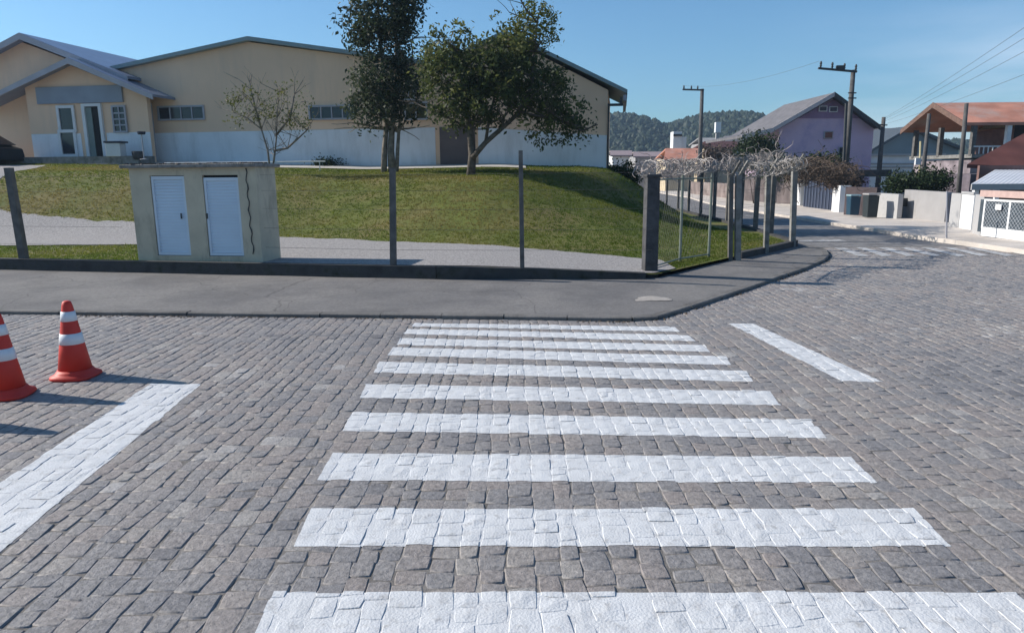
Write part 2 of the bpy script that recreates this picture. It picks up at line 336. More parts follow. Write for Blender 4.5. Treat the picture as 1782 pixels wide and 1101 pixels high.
# cobbled road: every stone near the camera is real relief
stones = []   # (verts, faces, tone, bbox)
def add_stone(x0, x1, y0, y1, wob):
    g_ = rnd.uniform(.002, .005); j = lambda: rnd.uniform(-.0115, .0115)
    c = [(x0+g_+j(), y0+g_+j()), (x1-g_+j(), y0+g_+j()), (x1-g_+j(), y1-g_+j()), (x0+g_+j(), y1-g_+j())]
    zb = rnd.gauss(0, .0015); tx = rnd.gauss(0, .007); ty = rnd.gauss(0, .007); dome = rnd.uniform(.001, .004)
    cx, cy = (x0+x1)/2, (y0+y1)/2
    P = []
    ins = rnd.uniform(.005, .011)
    for b in range(3):
        for a in range(3):
            u, v = a/2, b/2
            x = (c[0][0]*(1-u)+c[1][0]*u)*(1-v)+(c[3][0]*(1-u)+c[2][0]*u)*v
            y = (c[0][1]*(1-u)+c[1][1]*u)*(1-v)+(c[3][1]*(1-u)+c[2][1]*u)*v
            if a == 1 and b == 1: z = dome+rnd.gauss(0, .0007)
            else:
                z = rnd.gauss(0, .0008); x += (cx-x)*ins*6; y += (cy-y)*ins*6
                if a != 1 and b != 1: z -= .001; x += (cx-x)*.05; y += (cy-y)*.05
            P.append((x+wob(x, y), y, z+zb+tx*(x-cx)+ty*(y-cy)))
    ring = [0, 1, 2, 5, 8, 7, 6, 3]
    wx = wob(cx, cy)
    for r in ring: P.append(P[r])
    for r in ring:
        x, y, z = P[r]
        P.append((x+(x-cx-wx)*.06, y+(y-cy)*.06, z-.003))
    for r in ring:
        x, y, z = P[r]
        P.append((x+(x-cx-wx)*.14, y+(y-cy)*.14, -.008))
    fs = [(0, 1, 4, 3), (1, 2, 5, 4), (3, 4, 7, 6), (4, 5, 8, 7)]
    for i in range(8):
        j2 = (i+1) % 8
        fs.append((9+i, 17+i, 17+j2, 9+j2)); fs.append((17+i, 25+i, 25+j2, 17+j2))
    t = min(1, max(0, rnd.gauss(.5, .2)))
    stones.append((P, fs, t, (x0-.05, x1+.05, y0-.05, y1+.05)))
def wob(x, y): return .06*nz2(x, y, .35, 3.)+.018*nz2(x, y, 1.7, 8.)
x = -9.4
while x < 14.5:
    wdt = rnd.uniform(.10, .152)
    y = 1.1+rnd.uniform(0, .1)
    while y < 17.6:
        ln = rnd.uniform(.105, .2)
        xc, yc = x+wdt/2, y+ln/2
        ok = abs(xc) < .80*yc+2.6 and (yc < kerb_y(xc)+.05 if xc < 7.35 else True) and not (xc > 12.3 and yc > 15)
        if ok:
            if rnd.random() < .06 and wdt > .14:
                add_stone(x, x+wdt/2, y, y+ln, wob); add_stone(x+wdt/2, x+wdt, y, y+ln, wob)
            else: add_stone(x, x+wdt, y, y+ln, wob)
        y += ln
    x += wdt
rb = MB(); tones = []
for P, fs, t, bb in stones:
    rb.add(P, fs); tones += [t]*len(fs)
road = struct(rb.build('road', M_STONE, smooth=True, tone=tones))
sand = MB().quad((-9.6, 1.0, -.0055), (14.6, 1.0, -.0055), (14.6, 17.9, -.0055), (-9.6, 17.9, -.0055)).build('joint_sand', M_JOINT, road)
fb = MB()
for (a, b, c, d) in ((-60, 1.0, 60, -25), (-60, 1.0, -9.6, 17.9), (14.6, 1.0, 60, 17.9)):
    fb.quad((a, b, -.014), (c, b, -.014), (c, d, -.014), (a, d, -.014))
fb.build('outer_paving', M_FARCOB, road)

def clip(poly, a, b):                            # keep the part left of a->b (xy)
    outp = []; n = len(poly)
    def sd(p): return (b[0]-a[0])*(p[1]-a[1])-(b[1]-a[1])*(p[0]-a[0])
    for i in range(n):
        p, q = poly[i], poly[(i+1) % n]; dp, dq = sd(p), sd(q)
        if dp >= 0: outp.append(p)
        if (dp >= 0) != (dq >= 0):
            t = dp/(dp-dq); outp.append(tuple(p[k]+(q[k]-p[k])*t for k in range(3)))
    return outp
def paint(name, quad, m=M_PAINT, lift=.0022, label=None):
    A = sum(quad[i][0]*quad[(i+1) % len(quad)][1]-quad[(i+1) % len(quad)][0]*quad[i][1] for i in range(len(quad)))
    if A < 0: quad = quad[::-1]
    # slightly uneven hand-painted outline
    Q = []
    for i in range(len(quad)):
        p, q = quad[i], quad[(i+1) % len(quad)]; n = max(1, int(math.hypot(q[0]-p[0], q[1]-p[1])/.25))
        Q.append(p)
    x0 = min(p[0] for p in Q); x1 = max(p[0] for p in Q); y0 = min(p[1] for p in Q); y1 = max(p[1] for p in Q)
    b = MB(); 
    Q0 = Q
    def put(poly, jx=0, jy=0):
        pl = poly; Q = [(p[0]+jx, p[1]+jy) for p in Q0]
        for i in range(len(Q)):
            pl = clip(pl, Q[i], Q[(i+1) % len(Q)])
            if len(pl) < 3: return
        b.add([(p[0], p[1], p[2]+lift) for p in pl], [tuple(range(len(pl)))])
    for P, fs, t, bb in stones:
        if bb[0] > x1 or bb[1] < x0 or bb[2] > y1 or bb[3] < y0: continue
        jx, jy = rnd.gauss(0, .005), rnd.gauss(0, .005)
        for f in fs[:4]+fs[4::2]: put([P[i] for i in f], jx, jy)
    gx = x0
    while gx < x1:
        gy = y0
        while gy < y1:
            put([(gx, gy, -.0030), (gx+.2, gy, -.0030), (gx+.2, gy+.2, -.0030), (gx, gy+.2, -.0030)]); gy += .2
        gx += .2
    o = b.build(name, m, road, smooth=False)
    return o
STR = [[(475, 1030), (1765, 1030), (1900, 1140), (425, 1140)], [(540, 885), (1590, 885), (1655, 950), (512, 950)], [(578, 788), (1480, 795), (1528, 840), (553, 835)],
       [(613, 717), (1413, 730), (1437, 762), (597, 750)], [(637, 668), (1340, 680), (1358, 705), (627, 692)], [(660, 629), (1298, 645), (1310, 664), (650, 648)],
       [(684, 604), (1262, 620), (1273, 635), (675, 618)], [(697, 588), (1225, 600), (1236, 612), (690, 600)], [(709, 572), (1197, 583), (1210, 594), (703, 581)], [(722, 562), (1175, 569), (1183, 577), (717, 568)]]
for s_ in STR: paint('crosswalk_stripe', [tuple(PZ(*p).xy) for p in s_])
o = paint('stop_line', [tuple(PZ(*p).xy) for p in [(262, 668), (350, 668), (0, 958), (-160, 1090), (-330, 1060), (-160, 940), (0, 835)]][0:1]+[tuple(PZ(350, 668).xy), tuple(PZ(-110, 1050).xy), tuple(PZ(-220, 985).xy)])
paint('stop_line', [tuple(PZ(*p).xy) for p in [(1268, 563), (1310, 563), (1537, 665), (1465, 663)]])
for k in range(9):                               # faded crossing over the side street
    x0 = 7.7+k*.52
    a = MB(); 
    for j in range(6):
        ya, yb = 15.85-.04*k+j*.3, 15.85-.04*k+(j+1)*.3
        a.quad((x0+.14*(ya-16), ya, .0115), (x0+.26+.14*(ya-16), ya, .0115), (x0+.26+.14*(yb-16), yb, .0115), (x0+.14*(yb-16), yb, .0115))
    a.build('crosswalk_stripe', M_PAINTOLD, road)
a = MB(); p, q = PZ(1395, 419), PZ(1475, 417); a.quad((p.x, p.y, .004+hs(0, p.y)), (q.x, q.y, .004+hs(0, q.y)), (q.x, q.y+.5, .004+hs(0, q.y+.5)), (p.x, p.y+.5, .004+hs(0, p.y+.5)))
a.build('stop_line', M_PAINTOLD, road)

# side street beyond the crossing
def pxline(L): 
    P = sorted([(GP(a, b_).y, GP(a, b_).x) for a, b_ in L]); return P
FK = pxline([(1782, 443), (1700, 431), (1645, 423), (1584, 415), (1526, 404), (1465, 395), (1381, 381), (1290, 366), (1200, 345)])
FW = pxline([(1830, 422), (1782, 419), (1705, 409), (1645, 391), (1570, 381), (1500, 377), (1440, 366), (1383, 357), (1290, 350), (1200, 337)])
FK.append((160, FK[-1][1]+3)); FW.append((160, FW[-1][1]+3)); FW.insert(0, (13., FW[0][1]-.4))
ss = MB(); rows = sorted([p[0] for p in FK if 17.9 < p[0] < 139])+[17.9, 19, 20.5, 22, 24, 26, 29, 32, 36, 41, 47, 54, 62, 72, 90, 115, 140]
rows.sort()
for y in rows:
    ss.v += [(interp(XR, y)-.1 if y > 18.7 else 7.3, y, hs(0, y)-.004), (interp(FK, y)+.05, y, hs(0, y)-.004)]
for j in range(len(rows)-1): ss.f.append((2*j, 2*j+1, 2*j+3, 2*j+2))
struct(ss.build('side_street', M_FARCOB))
# far pavement with its kerb
fp = MB(); rows = [p[0] for p in FK if 15.5 < p[0] < 139]+[10, 13, 15, 17.9, 19, 20, 22, 24, 26, 29, 32, 36, 41, 47, 54, 62, 72, 90, 115, 140]
rows.sort()
def fkx(y): return interp([(10, 12.6)]+FK, y)
for y in rows:
    z = hs(0, y)
    fp.v += [(fkx(y), y, z-.03), (fkx(y)+.01, y, z+.11), (fkx(y)+.18, y, z+.115), (interp(FW, y)+.4, y, z+.14)]
for j in range(len(rows)-1):
    for i in range(3): fp.f.append((4*j+i, 4*j+i+1, 4*j+5+i, 4*j+4+i))
struct(fp.build('far_pavement', M_WALKFAR))
# near pavement between the road and the fence, slightly uneven
pv = MB(); N = 110; K = 10
for i in range(N+1):
    t = i/N
    # parallel walk along kerb and fence polylines
    def along(P, s):
        D = [0]
        for (a, b), (c, d) in zip(P, P[1:]): D.append(D[-1]+math.hypot(c-a, d-b))
        s *= D[-1]
        for k in range(len(P)-1):
            if s <= D[k+1]+1e-9:
                u = (s-D[k])/(D[k+1]-D[k]); return (lerp(P[k][0], P[k+1][0], u), lerp(P[k][1], P[k+1][1], u))
        return P[-1]
    kk = [p for p in KERB if p[0] > -20 or p[0] == -60]
    tt = .5+.5*t if False else t
    a_ = along(kk, tt**.6); b_ = along(FENCE+[(7.15, 18.7)], tt**.6)
    for j in range(K+1):
        u = j/K; x, y = lerp(a_[0], b_[0], u), lerp(a_[1], b_[1], u)
        pv.v.append((x, y, .044+.046*u+.006*nz2(x, y, .8, 9)))
for i in range(N):
    for j in range(K):
        pv.f.append((i*(K+1)+j, (i+1)*(K+1)+j, (i+1)*(K+1)+j+1, i*(K+1)+j+1))
struct(pv.build('pavement', M_WALK, smooth=True))
kb = MB()
for (a, b), (c, d) in zip(KERB, KERB[1:]):
    L = math.hypot(c-a, d-b); n = max(1, int(L/.8)); dx, dy = (c-a)/L, (d-b)/L
    for i in range(n):
        s0, s1 = L*i/n+.006, L*(i+1)/n-.006; zz = .052+rnd.uniform(-.006, .006); o_ = rnd.uniform(-.012, .012)
        q = lambda s, w_, z: (a+dx*s+dy*w_, b+dy*s-dx*w_, z)
        kb.add([q(s0, .02+o_, -.03), q(s1, .02+o_, -.03), q(s1, .02+o_, zz-.012), q(s0, .02+o_, zz-.012), q(s1, .0+o_, zz), q(s0, .0+o_, zz), q(s1, -.12, zz), q(s0, -.12, zz), q(s1, -.12, 0), q(s0, -.12, 0)],
               [(0, 1, 2, 3), (3, 2, 4, 5), (5, 4, 6, 7), (0, 3, 5, 7, 9), (1, 8, 6, 4, 2)])
struct(kb.build('kerb', M_KERB))
# leaf litter and grit lying along the kerb foot
kl = MB()
for (a, b), (c, d) in zip(KERB[1:], KERB[2:]):
    L = math.hypot(c-a, d-b)
    for i in range(int(L*42)):
        t = rnd.random(); q = abs(rnd.gauss(0, .05)); x = lerp(a, c, t)+(d-b)/L*(q+.03); y = lerp(b, d, t)-(c-a)/L*(q+.03)
        if nz2(x, y, 1.1, 6) < -.1: continue
        sz = rnd.uniform(.004, .014); kl.box((x, y, .004+sz*.3), (sz*2, sz*1.5, sz*.7), rnd.uniform(0, 3), .6)
o = kl.build('kerb_litter', mat('litter_brown', (.13, .10, .075), .95, .5, 20.)); o['kind'] = 'stuff'; tag(o, 'brown grit and dry leaf litter along the kerb', 'litter')
# a dusting of spilt mortar on the pavement
sm = MB(); c = PZ(1137, 518, .075); ring = []
for i in range(26):
    a = 2*pi*i/26; r = .24*(1+.5*nz2(cos(a)*2, sin(a)*2, 1, 5)+.35*max(0, cos(3*(a-pi/2)))); ring.append((c.x+r*cos(a), c.y+r*.75*sin(a), .060))
ring2 = [(c.x+(x-c.x)*.45, c.y+(y-c.y)*.45, .0690) for x, y, z in ring]
sm.add(ring+ring2, [(i, (i+1) % 26, (i+1) % 26+26, i+26) for i in range(26)]+[tuple(range(26, 52))])
tag(sm.build('mortar_patch', M_SAND, smooth=True), 'pale patch of dried mortar on the grey pavement at the kerb corner', 'mortar patch')

# lawn and mound (Coons patch between fence line, side fence and the back)
def along(P, s):
    D = [0]
    for (a, b), (c, d) in zip(P, P[1:]): D.append(D[-1]+math.hypot(c-a, d-b))
    s *= D[-1]
    for k in range(len(P)-1):
        if s <= D[k+1]+1e-9:
            u = (s-D[k])/(D[k+1]-D[k]); return Vector((lerp(P[k][0], P[k+1][0], u), lerp(P[k][1], P[k+1][1], u)))
    return Vector(P[-1])
NS, NT = 230, 150
def gt(t): return .35*t+.65*t**3
def lot(s, t):
    g_ = gt(t); s2 = 1-(1-s)**1.35
    c0 = along(FENCE, s2); c1 = Vector((lerp(-60, 16, s2), 140))
    yl = lerp(21.9, 140, g_); d0 = Vector((-60, yl)); yr = lerp(17.5, 140, g_); d1 = Vector((interp(XR, yr), yr))
    cor = (Vector(FENCE[0])*(1-s2)+Vector(FENCE[-1])*s2)*(1-g_)+(Vector((-60, 140))*(1-s2)+Vector((16, 140))*s2)*g_
    return c0*(1-g_)+c1*g_+d0*(1-s2)+d1*s2-cor
lw = MB()
for j in range(NT+1):
    for i in range(NS+1):
        p = lot(i/NS, j/NT); z = h(p.x, p.y)
        if j == 0: z = h(p.x, p.y+.05)
        lw.v.append((p.x, p.y, z))
for j in range(NT):
    for i in range(NS): lw.f.append((j*(NS+1)+i, j*(NS+1)+i+1, (j+1)*(NS+1)+i+1, (j+1)*(NS+1)+i))
struct(lw.build('lawn', M_LAWN, smooth=True))
GB = [(-45, 33), (-19.2, 30.5), (-18.2, 27.5), (-17.2, 24), (-15.8, 22.3), (-12, 21.3), (-9, 20.6), (-6, 18.9), (-2.6, 17.2), (.1, 15.9), (2.3, 14.9), (3.0, 14.1)]
GF = [(-45, 17.6), (-9, 17.2), (-7.6, 16.6), (-7.2, 14.9), (-4.3, 13.0), (3.0, 12.2)]
gr = MB(); NX, NY = 260, 26
def gfy(x): return max(interp(GF, x), fence_y(x)+.08)
def gby(x): return interp(GB, x)+.22*nz2(x, 0, 1.1, 2)+.1*nz2(x, 0, 4, 2)
for i in range(NX+1):
    x = lerp(-45, 2.98, 1-(1-i/NX)**1.3)
    for j in range(NY+1):
        y = lerp(gfy(x), max(gby(x), gfy(x)+.05), j/NY); gr.v.append((x, y, h(x, y)+.018))
for i in range(NX):
    for j in range(NY): gr.f.append((i*(NY+1)+j, (i+1)*(NY+1)+j, (i+1)*(NY+1)+j+1, i*(NY+1)+j+1))
struct(gr.build('gravel_drive', M_GRAVEL, smooth=True))
pt = MB(); NX = 120
for i in range(NX+1):
    x = lerp(-40, .6, i/NX)
    for j in range(9):
        y = 29.3-.15*(x-3.9)-1.4+j*.25+.1*nz2(x, 0, .5, 3) if True else 0
        pt.v.append((x, y, h(x, y)+.03))
for i in range(NX):
    for j in range(8): pt.f.append((i*9+j, (i+1)*9+j, (i+1)*9+j+1, i*9+j+1))
struct(pt.build('upper_path', M_PATH, smooth=True))

# grass blades: short tufts spread over the lawn in view (nobody could count them)
gm = leafmat('grass_blades', (.085, .13, .015), (.145, .165, .025), (.22, .185, .06), .55, .5)
gb = MB(); gt_ = []
def patch_dry(x, y): return .5+1.1*nz2(x, y, .3, 11)+(.2 if x < -9 else 0)+.35*nz2(x, y, 1.3, 4)
cnt = 0
while cnt < 120000:
    u = rnd.random(); y = 12.6+22*u**1.25; x = rnd.uniform(-.78*y-1, .36*y+3)
    cnt += 1
    if y < fence_y(x)+.1 if x < 6.9 else True: continue
    if y > 17.5 and x > interp(XR, y)-.15: continue
    if -45 < x < 2.98 and gfy(x)-.05 < y < gby(x)-.06: continue
    if x < .6 and 29.3-.15*(x-3.9)-1.4 < y < 31.5-.15*(x-3.9): continue
    z = h(x, y); nb = 3; hh = rnd.uniform(.014, .034)*(1.8 if rnd.random() < .04 else 1)*(1+.02*y)
    d = patch_dry(x, y)+(.3 if .5 < z < 1.5 and x < .5 else 0)-.12
    if x < -7 and y < 18: d -= .15
    if x > 1.2: d -= .35
    for k in range(nb):
        a = rnd.uniform(0, pi*2); r = rnd.uniform(0, .06); bx, by = x+r*cos(a), y+r*sin(a); a2 = rnd.uniform(0, pi*2); wd = .004+.0004*y
        lx, ly = rnd.gauss(0, .65)*hh, rnd.gauss(0, .65)*hh
        gb.add([(bx-wd*cos(a2), by-wd*sin(a2), z-.01), (bx+wd*cos(a2), by+wd*sin(a2), z-.01), (bx+lx, by+ly, z+hh)], [(0, 1, 2)])
        gt_.append(min(1, max(0, d*.95+rnd.gauss(0, .09))))
o = gb.build('grass', gm, tone=gt_); o['kind'] = 'stuff'; tag(o, 'short grass blades growing over the mound and verge', 'grass')

# ------------------------------------------------------------------ fence, low wall, shelter
# low retaining wall under the front fence
lwl = MB()
def wallseg(mb, a, b, z0, z1a, z1b, th):
    a, b = Vector(a), Vector(b); d = (b-a).normalized(); n = Vector((d.y, -d.x))*th/2
    vs = [(a+n, z0), (b+n, z0), (b-n, z0), (a-n, z0), (a+n, z1a), (b+n, z1b), (b-n, z1b), (a-n, z1a)]
    mb.add([(p.x, p.y, z) for p, z in vs], [(0, 3, 2, 1), (4, 5, 6, 7), (0, 1, 5, 4), (1, 2, 6, 5), (2, 3, 7, 6), (3, 0, 4, 7)])
fr = FENCE[:5]+[(2.3, 12.26)]
for (a, b) in zip(fr, fr[1:]):
    n = max(1, int((b[0]-a[0])/1.5))
    for i in range(n):
        A = (lerp(a[0], b[0], i/n), lerp(a[1], b[1], i/n)); B = (lerp(a[0], b[0], (i+1)/n), lerp(a[1], b[1], (i+1)/n))
        zt = lambda x: .31-.13*smooth((x+1)/4.)
        wallseg(lwl, A, B, 0, zt(A[0]), zt(B[0]), .16)
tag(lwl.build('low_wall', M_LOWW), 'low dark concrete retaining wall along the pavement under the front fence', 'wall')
lw2 = MB()
f2 = [(4.75, 15.0), (5.8, 16.15), (6.9, 17.5), (7.05, 18.7)]+[(x+.0, y) for y, x in XR[1:8]]
for (a, b) in zip(f2, f2[1:]): wallseg(lw2, a, b, hs(0, a[1])-.1, hs(0, a[1])+.22, hs(0, b[1])+.22, .16)
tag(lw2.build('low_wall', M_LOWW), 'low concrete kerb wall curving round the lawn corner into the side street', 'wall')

def post_mesh(b, x, y, z0, z1, w_, arm=None):
    b.box((x, y, (z0+z1)/2), (w_, w_, z1-z0))
    if arm: b.tube([(x, y, z1-.05), (x+arm[0], y+arm[1], z1+arm[2])], w_*.35, 4)
# front fence: posts with barbed wires
ft = thing('wire_fence', (-4, 13.3, .1), 'front fence of thin concrete posts and wires standing on the low wall', 'fence')
front_posts = [(15, 292, 42, 448, .13), (683, 292, 684, 464, .105), (906, 262, 909, 470, .075)]
FP = []
for (xt, yt, xb, yb, w_) in front_posts:
    p = PZ(xb, yb, .28 if xb < 600 else .2); p.y = fence_y(p.x); q = PY(xt, yt, p.y); p = Vector((PY(xb, yb, p.y).x, p.y, .1))
    b = MB(); n = 6
    for i in range(1): b.tube([(p.x, p.y, .1), (lerp(p.x, q.x, .5), p.y, lerp(.1, q.z, .5)), (q.x, p.y, q.z)], [w_*.72, w_*.70, w_*.66], 4)
    b.build('post', M_POST, ft); FP.append((p.x, p.y))
for X in (-20.5, -15.4):
    b = MB(); b.box((X, fence_y(X), 1.1), (.12, .12, 2.1)); b.build('post', M_POST, ft)
b = MB()
for z in (.6, .95, 1.3, 1.62, 1.9):
    P = [(x, fence_y(x), z+.01*nz2(x, z, 1)) for x in [-20.5, -15.4, -10.1, -7.4]]; b.tube(P, .0028, 3)
    P = [(x, fence_y(x), z-.02*(x > -4)) for x in [-4.5, -2.1, .17, 2.4]]; b.tube(P, .0028, 3)
b.build('wires', M_WIRE, ft)
# the thick dark end post
p = PZ(1130, 481, .06); q = PY(1129, 308, p.y)
b = MB(); b.box((p.x, p.y, (q.z+.03)/2), (.235, .235, q.z-.03), .1, .96)
b.box((p.x, p.y, q.z+.02), (.26, .26, .05), .1)
dk = b.build('fence_post', M_CONCD, bevel=.012); tag(dk, 'thick dark square concrete post at the end of the front fence', 'fence post', 'thick concrete posts either side of the gate')
PD = (p.x, p.y, q.z)
# open gate leaf: two tubes with mesh
gtg = thing('wire_gate', (3.4, 14.4, .1), 'open tube framed wire gate leaf standing behind the dark post', 'gate')
p1 = PZ(1183, 457, .12); p2 = PZ(1233, 449, .12)
for p, yt in ((p1, 303), (p2, 300)):
    q = PY(p1.x and (1183 if p is p1 else 1234), yt, p.y)
    MB().tube([(p.x, p.y, .08), (p.x, p.y, q.z)], .028, 8).build('upright', M_TUBE, gtg)
for z in (.2, 1.75): MB().tube([(PD[0]+.1, PD[1]+.25, z), (p1.x, p1.y, z), (p2.x, p2.y, z)], .016, 6).build('rail', M_TUBE, gtg)
b = MB(); A, B, C_ = Vector((PD[0]+.1, PD[1]+.25, 0)), Vector((p1.x, p1.y, 0)), Vector((p2.x, p2.y, 0))
for a, c in ((A, B), (B, C_)):
    n = int((c-a).length/.18)
    for i in range(n*2):
        s0 = i/(n*2)
        for dr in (1, -1):
            e = s0+dr*.5*1.5/ (c-a).length
            pa, pb = a.lerp(c, s0), a.lerp(c, min(1, max(0, e))); tz = abs(min(1, max(0, e))-s0)/(abs(e-s0)+1e-9)
            b.tube([pa+Vector((0, 0, .2)), pb+Vector((0, 0, .2+1.55*tz))], .0016, 3, False)
b.build('mesh', M_WIRE, gtg)
# corner fence: concrete posts round the lawn and along the side street
cf = thing('corner_fence', (6, 16.4, 0), 'fence of pale concrete posts and wire rounding the lawn corner', 'fence')
cposts = []
for (xb, yb, yt, w_, m_) in ((1271, 452, 305, .085, M_POST), (1284, 452, 305, .11, M_CONC), (1333, 440, 300, .10, M_CONC), (1379, 428, 290, .12, M_CONC)):
    p = PZ(xb, yb, .1); q = PY(xb+(1 if xb < 1300 else 4), yt, p.y)
    b = MB(); b.tube([(p.x, p.y, -.05), (q.x, p.y, q.z)], w_*.7, 4); b.tube([(q.x, p.y, q.z-.05), (q.x+.12, p.y-.2, q.z+.28)], .03, 4)
    b.build('post', m_, cf); cposts.append((p.x, p.y, q.z))
b = MB()
for z in (.45, .8, 1.15, 1.5, 1.8): b.tube([(c[0], c[1], z) for c in cposts[1:]], .0028, 3)
b.build('wires', M_WIRE, cf)
sf_ = thing('side_fence', (8.5, 30, -.2), 'long fence of dark posts running back along the side street behind the lawn', 'fence')
sp_ = []
yy = [20, 22.5, 25, 27.5, 30.5, 34, 38, 43, 49, 56]
for y in yy:
    x = interp(XR, y); z0 = hs(x, y); b = MB(); b.tube([(x, y, z0-.1), (x, y, z0+2.1)], .085, 4); b.tube([(x, y, z0+2.05), (x+.2, y-.1, z0+2.4)], .035, 4)
    b.build('post', M_POST, sf_); sp_.append((x, y, z0))
b = MB()
for z in (.5, .9, 1.3, 1.7, 2.05): b.tube([(x, y, z0+z) for x, y, z0 in sp_], .004, 3)
b.build('wires', M_WIRE, sf_)

# tangled dry vines on the fence tops
def tangle(path, n, amp, rad, ln=1.2, up=0.):
    b = MB(); D = [0]
    P = [Vector(p) for p in path]
    for a, c in zip(P, P[1:]): D.append(D[-1]+(c-a).length)
    def at(s):
        for k in range(len(P)-1):
            if s <= D[k+1]: return P[k].lerp(P[k+1], (s-D[k])/(D[k+1]-D[k]))
        return P[-1]
    for i in range(n):
        s = rnd.uniform(0, D[-1]); p = at(s)+Vector((rnd.gauss(0, amp[0]*.4), rnd.gauss(0, amp[0]*.4), rnd.uniform(-amp[1], amp[1])))
        pts = [p]; d = Vector((rnd.gauss(0, 1), rnd.gauss(0, 1), rnd.gauss(0, .7)+up)).normalized(); L = rnd.uniform(.4, 1)*ln
        t = (at(min(D[-1], s+.3))-at(max(0, s-.3))).normalized()
        d = (d+t*rnd.choice((-1, 1))*1.2).normalized()
        for k in range(6):
            d = (d+Vector((rnd.gauss(0, .45), rnd.gauss(0, .45), rnd.gauss(0, .45)))).normalized()
            c = at(s); q = pts[-1]+d*L/6
            pull = (c.z-q.z); d.z += pull*.6
            pts.append(q)
        r = rnd.uniform(.6, 1.3)*rad
        b.tube(pts, [r, r, r, r*.9, r*.8, r*.6, r*.4], 3, False)
    return b
M_COIL = mat('galvanised_coil', (.34, .32, .31), .6, .2, 9., metallic=.2)
def coil(path, rad, pitch, wr):
    b = MB(); P = [Vector(p) for p in path]; pts = []; ph = 0
    for a, c in zip(P, P[1:]):
        L = (c-a).length; n = int(L/pitch*9); t = (c-a).normalized(); sd = t.cross(Vector((0, 0, 1))).normalized()
        for i in range(n):
            ph += 2*pi/9; q = a.lerp(c, i/n); r = rad*(1+.15*sin(ph*.37)); pts.append(q+sd*cos(ph)*r+Vector((0, 0, sin(ph)*r*.8)))
    return b.tube(pts, wr, 3, False)
def overgrown(path, n, amp, rad, ln, m, label, cr=.17):
    t = thing('dry_vine', path[0], label, 'vine', 'dry vines on the fences')
    coil(path, cr, .17, .008).build('wire_coil', M_COIL, t)
    tangle(path, n, amp, rad, ln).build('stems', m, t)
vt1 = [(PD[0]-.1, PD[1]+.3, 1.95), (p1.x, p1.y, 1.98), (p2.x, p2.y, 2.0), (cposts[1][0]-.2, cposts[1][1], 2.02)]
overgrown(vt1, 150, (.22, .12), .008, .45, M_VINE, 'pale leafless vine and wire coil over the open gate by the dark post')
vt2 = [(c[0]+.05, c[1]-.1, c[2]+.08) for c in cposts[1:]]
overgrown(vt2, 170, (.22, .13), .008, .45, mat('dry_vine_grey', (.22, .20, .18), .9, .35, 12.), 'grey brown dry vine and wire coil along the corner fence top')
vt3 = [(x+.1, y, z+2.3) for x, y, z in sp_]
overgrown(vt3, 800, (.4, .2), .010, .8, M_VINE, 'pale dry vine running along the side street fence top', .2)
vl = thing('creeper', (9.2, 21, 1.6), 'dark brown creeper with dead leaves hanging out over the street beyond the corner fence', 'creeper')
pth = [PY(1372, 300, 19.5), PY(1410, 298, 21), PY(1450, 300, 23), PY(1480, 304, 24.5)]
tangle(pth, 420, (.5, .28), .012, .9).build('stems', M_VINED, vl)

# meter shelter
SY = lambda x: 13.82-(x+7.16)*.17
A0 = Vector((-7.2, 13.83)); ud = Vector((1, -.175)).normalized(); vd = Vector((-ud.y, ud.x))
def sh(u, v, z): return (A0.x+ud.x*u+vd.x*v, A0.y+ud.y*u+vd.y*v, z)
sT = thing('meter_shelter', (-6, 13.7, .05), 'small beige plaster utility shelter with two white steel doors and flat dark roof', 'utility shelter')
Wd, Dp, Ht = 2.58, .72, 2.04
b = MB(); DO = [(.42, 1.13), (1.50, 2.22)]; z0d, z1d = .40, 1.90
# wall front made of pieces round the doors
for (u0, u1, za, zb) in [(0, DO[0][0], 0, Ht), (DO[0][1], DO[1][0], 0, Ht), (DO[1][1], Wd, 0, Ht), (DO[0][0], DO[0][1], 0, z0d), (DO[0][0], DO[0][1], z1d, Ht), (DO[1][0], DO[1][1], 0, z0d), (DO[1][0], DO[1][1], z1d, Ht)]:
    b.bbox(sh, u0, u1, 0, .14, za, zb)
b.bbox(sh, 0, .14, .14, Dp, 0, Ht); b.bbox(sh, Wd-.14, Wd, .14, Dp, 0, Ht); b.bbox(sh, .14, Wd-.14, Dp-.14, Dp, 0, Ht)
b.build('wall', M_SHEL, sT)
b = MB(); b.bbox(sh, -.11, Wd+.06, -.12, Dp+.12, Ht, Ht+.065); b.build('roof', M_CONC, sT, bevel=.012)
b = MB(); 
for i in range(260):
    u, v = rnd.uniform(-.08, Wd), rnd.uniform(-.1, Dp*.8); s = rnd.uniform(.01, .035); c = sh(u, v, Ht+.065+s*.3); b.box(c, (s*2, s*1.6, s), rnd.uniform(0, 3))
o = b.build('roof_debris', M_VINED, sT); o['kind'] = 'stuff'
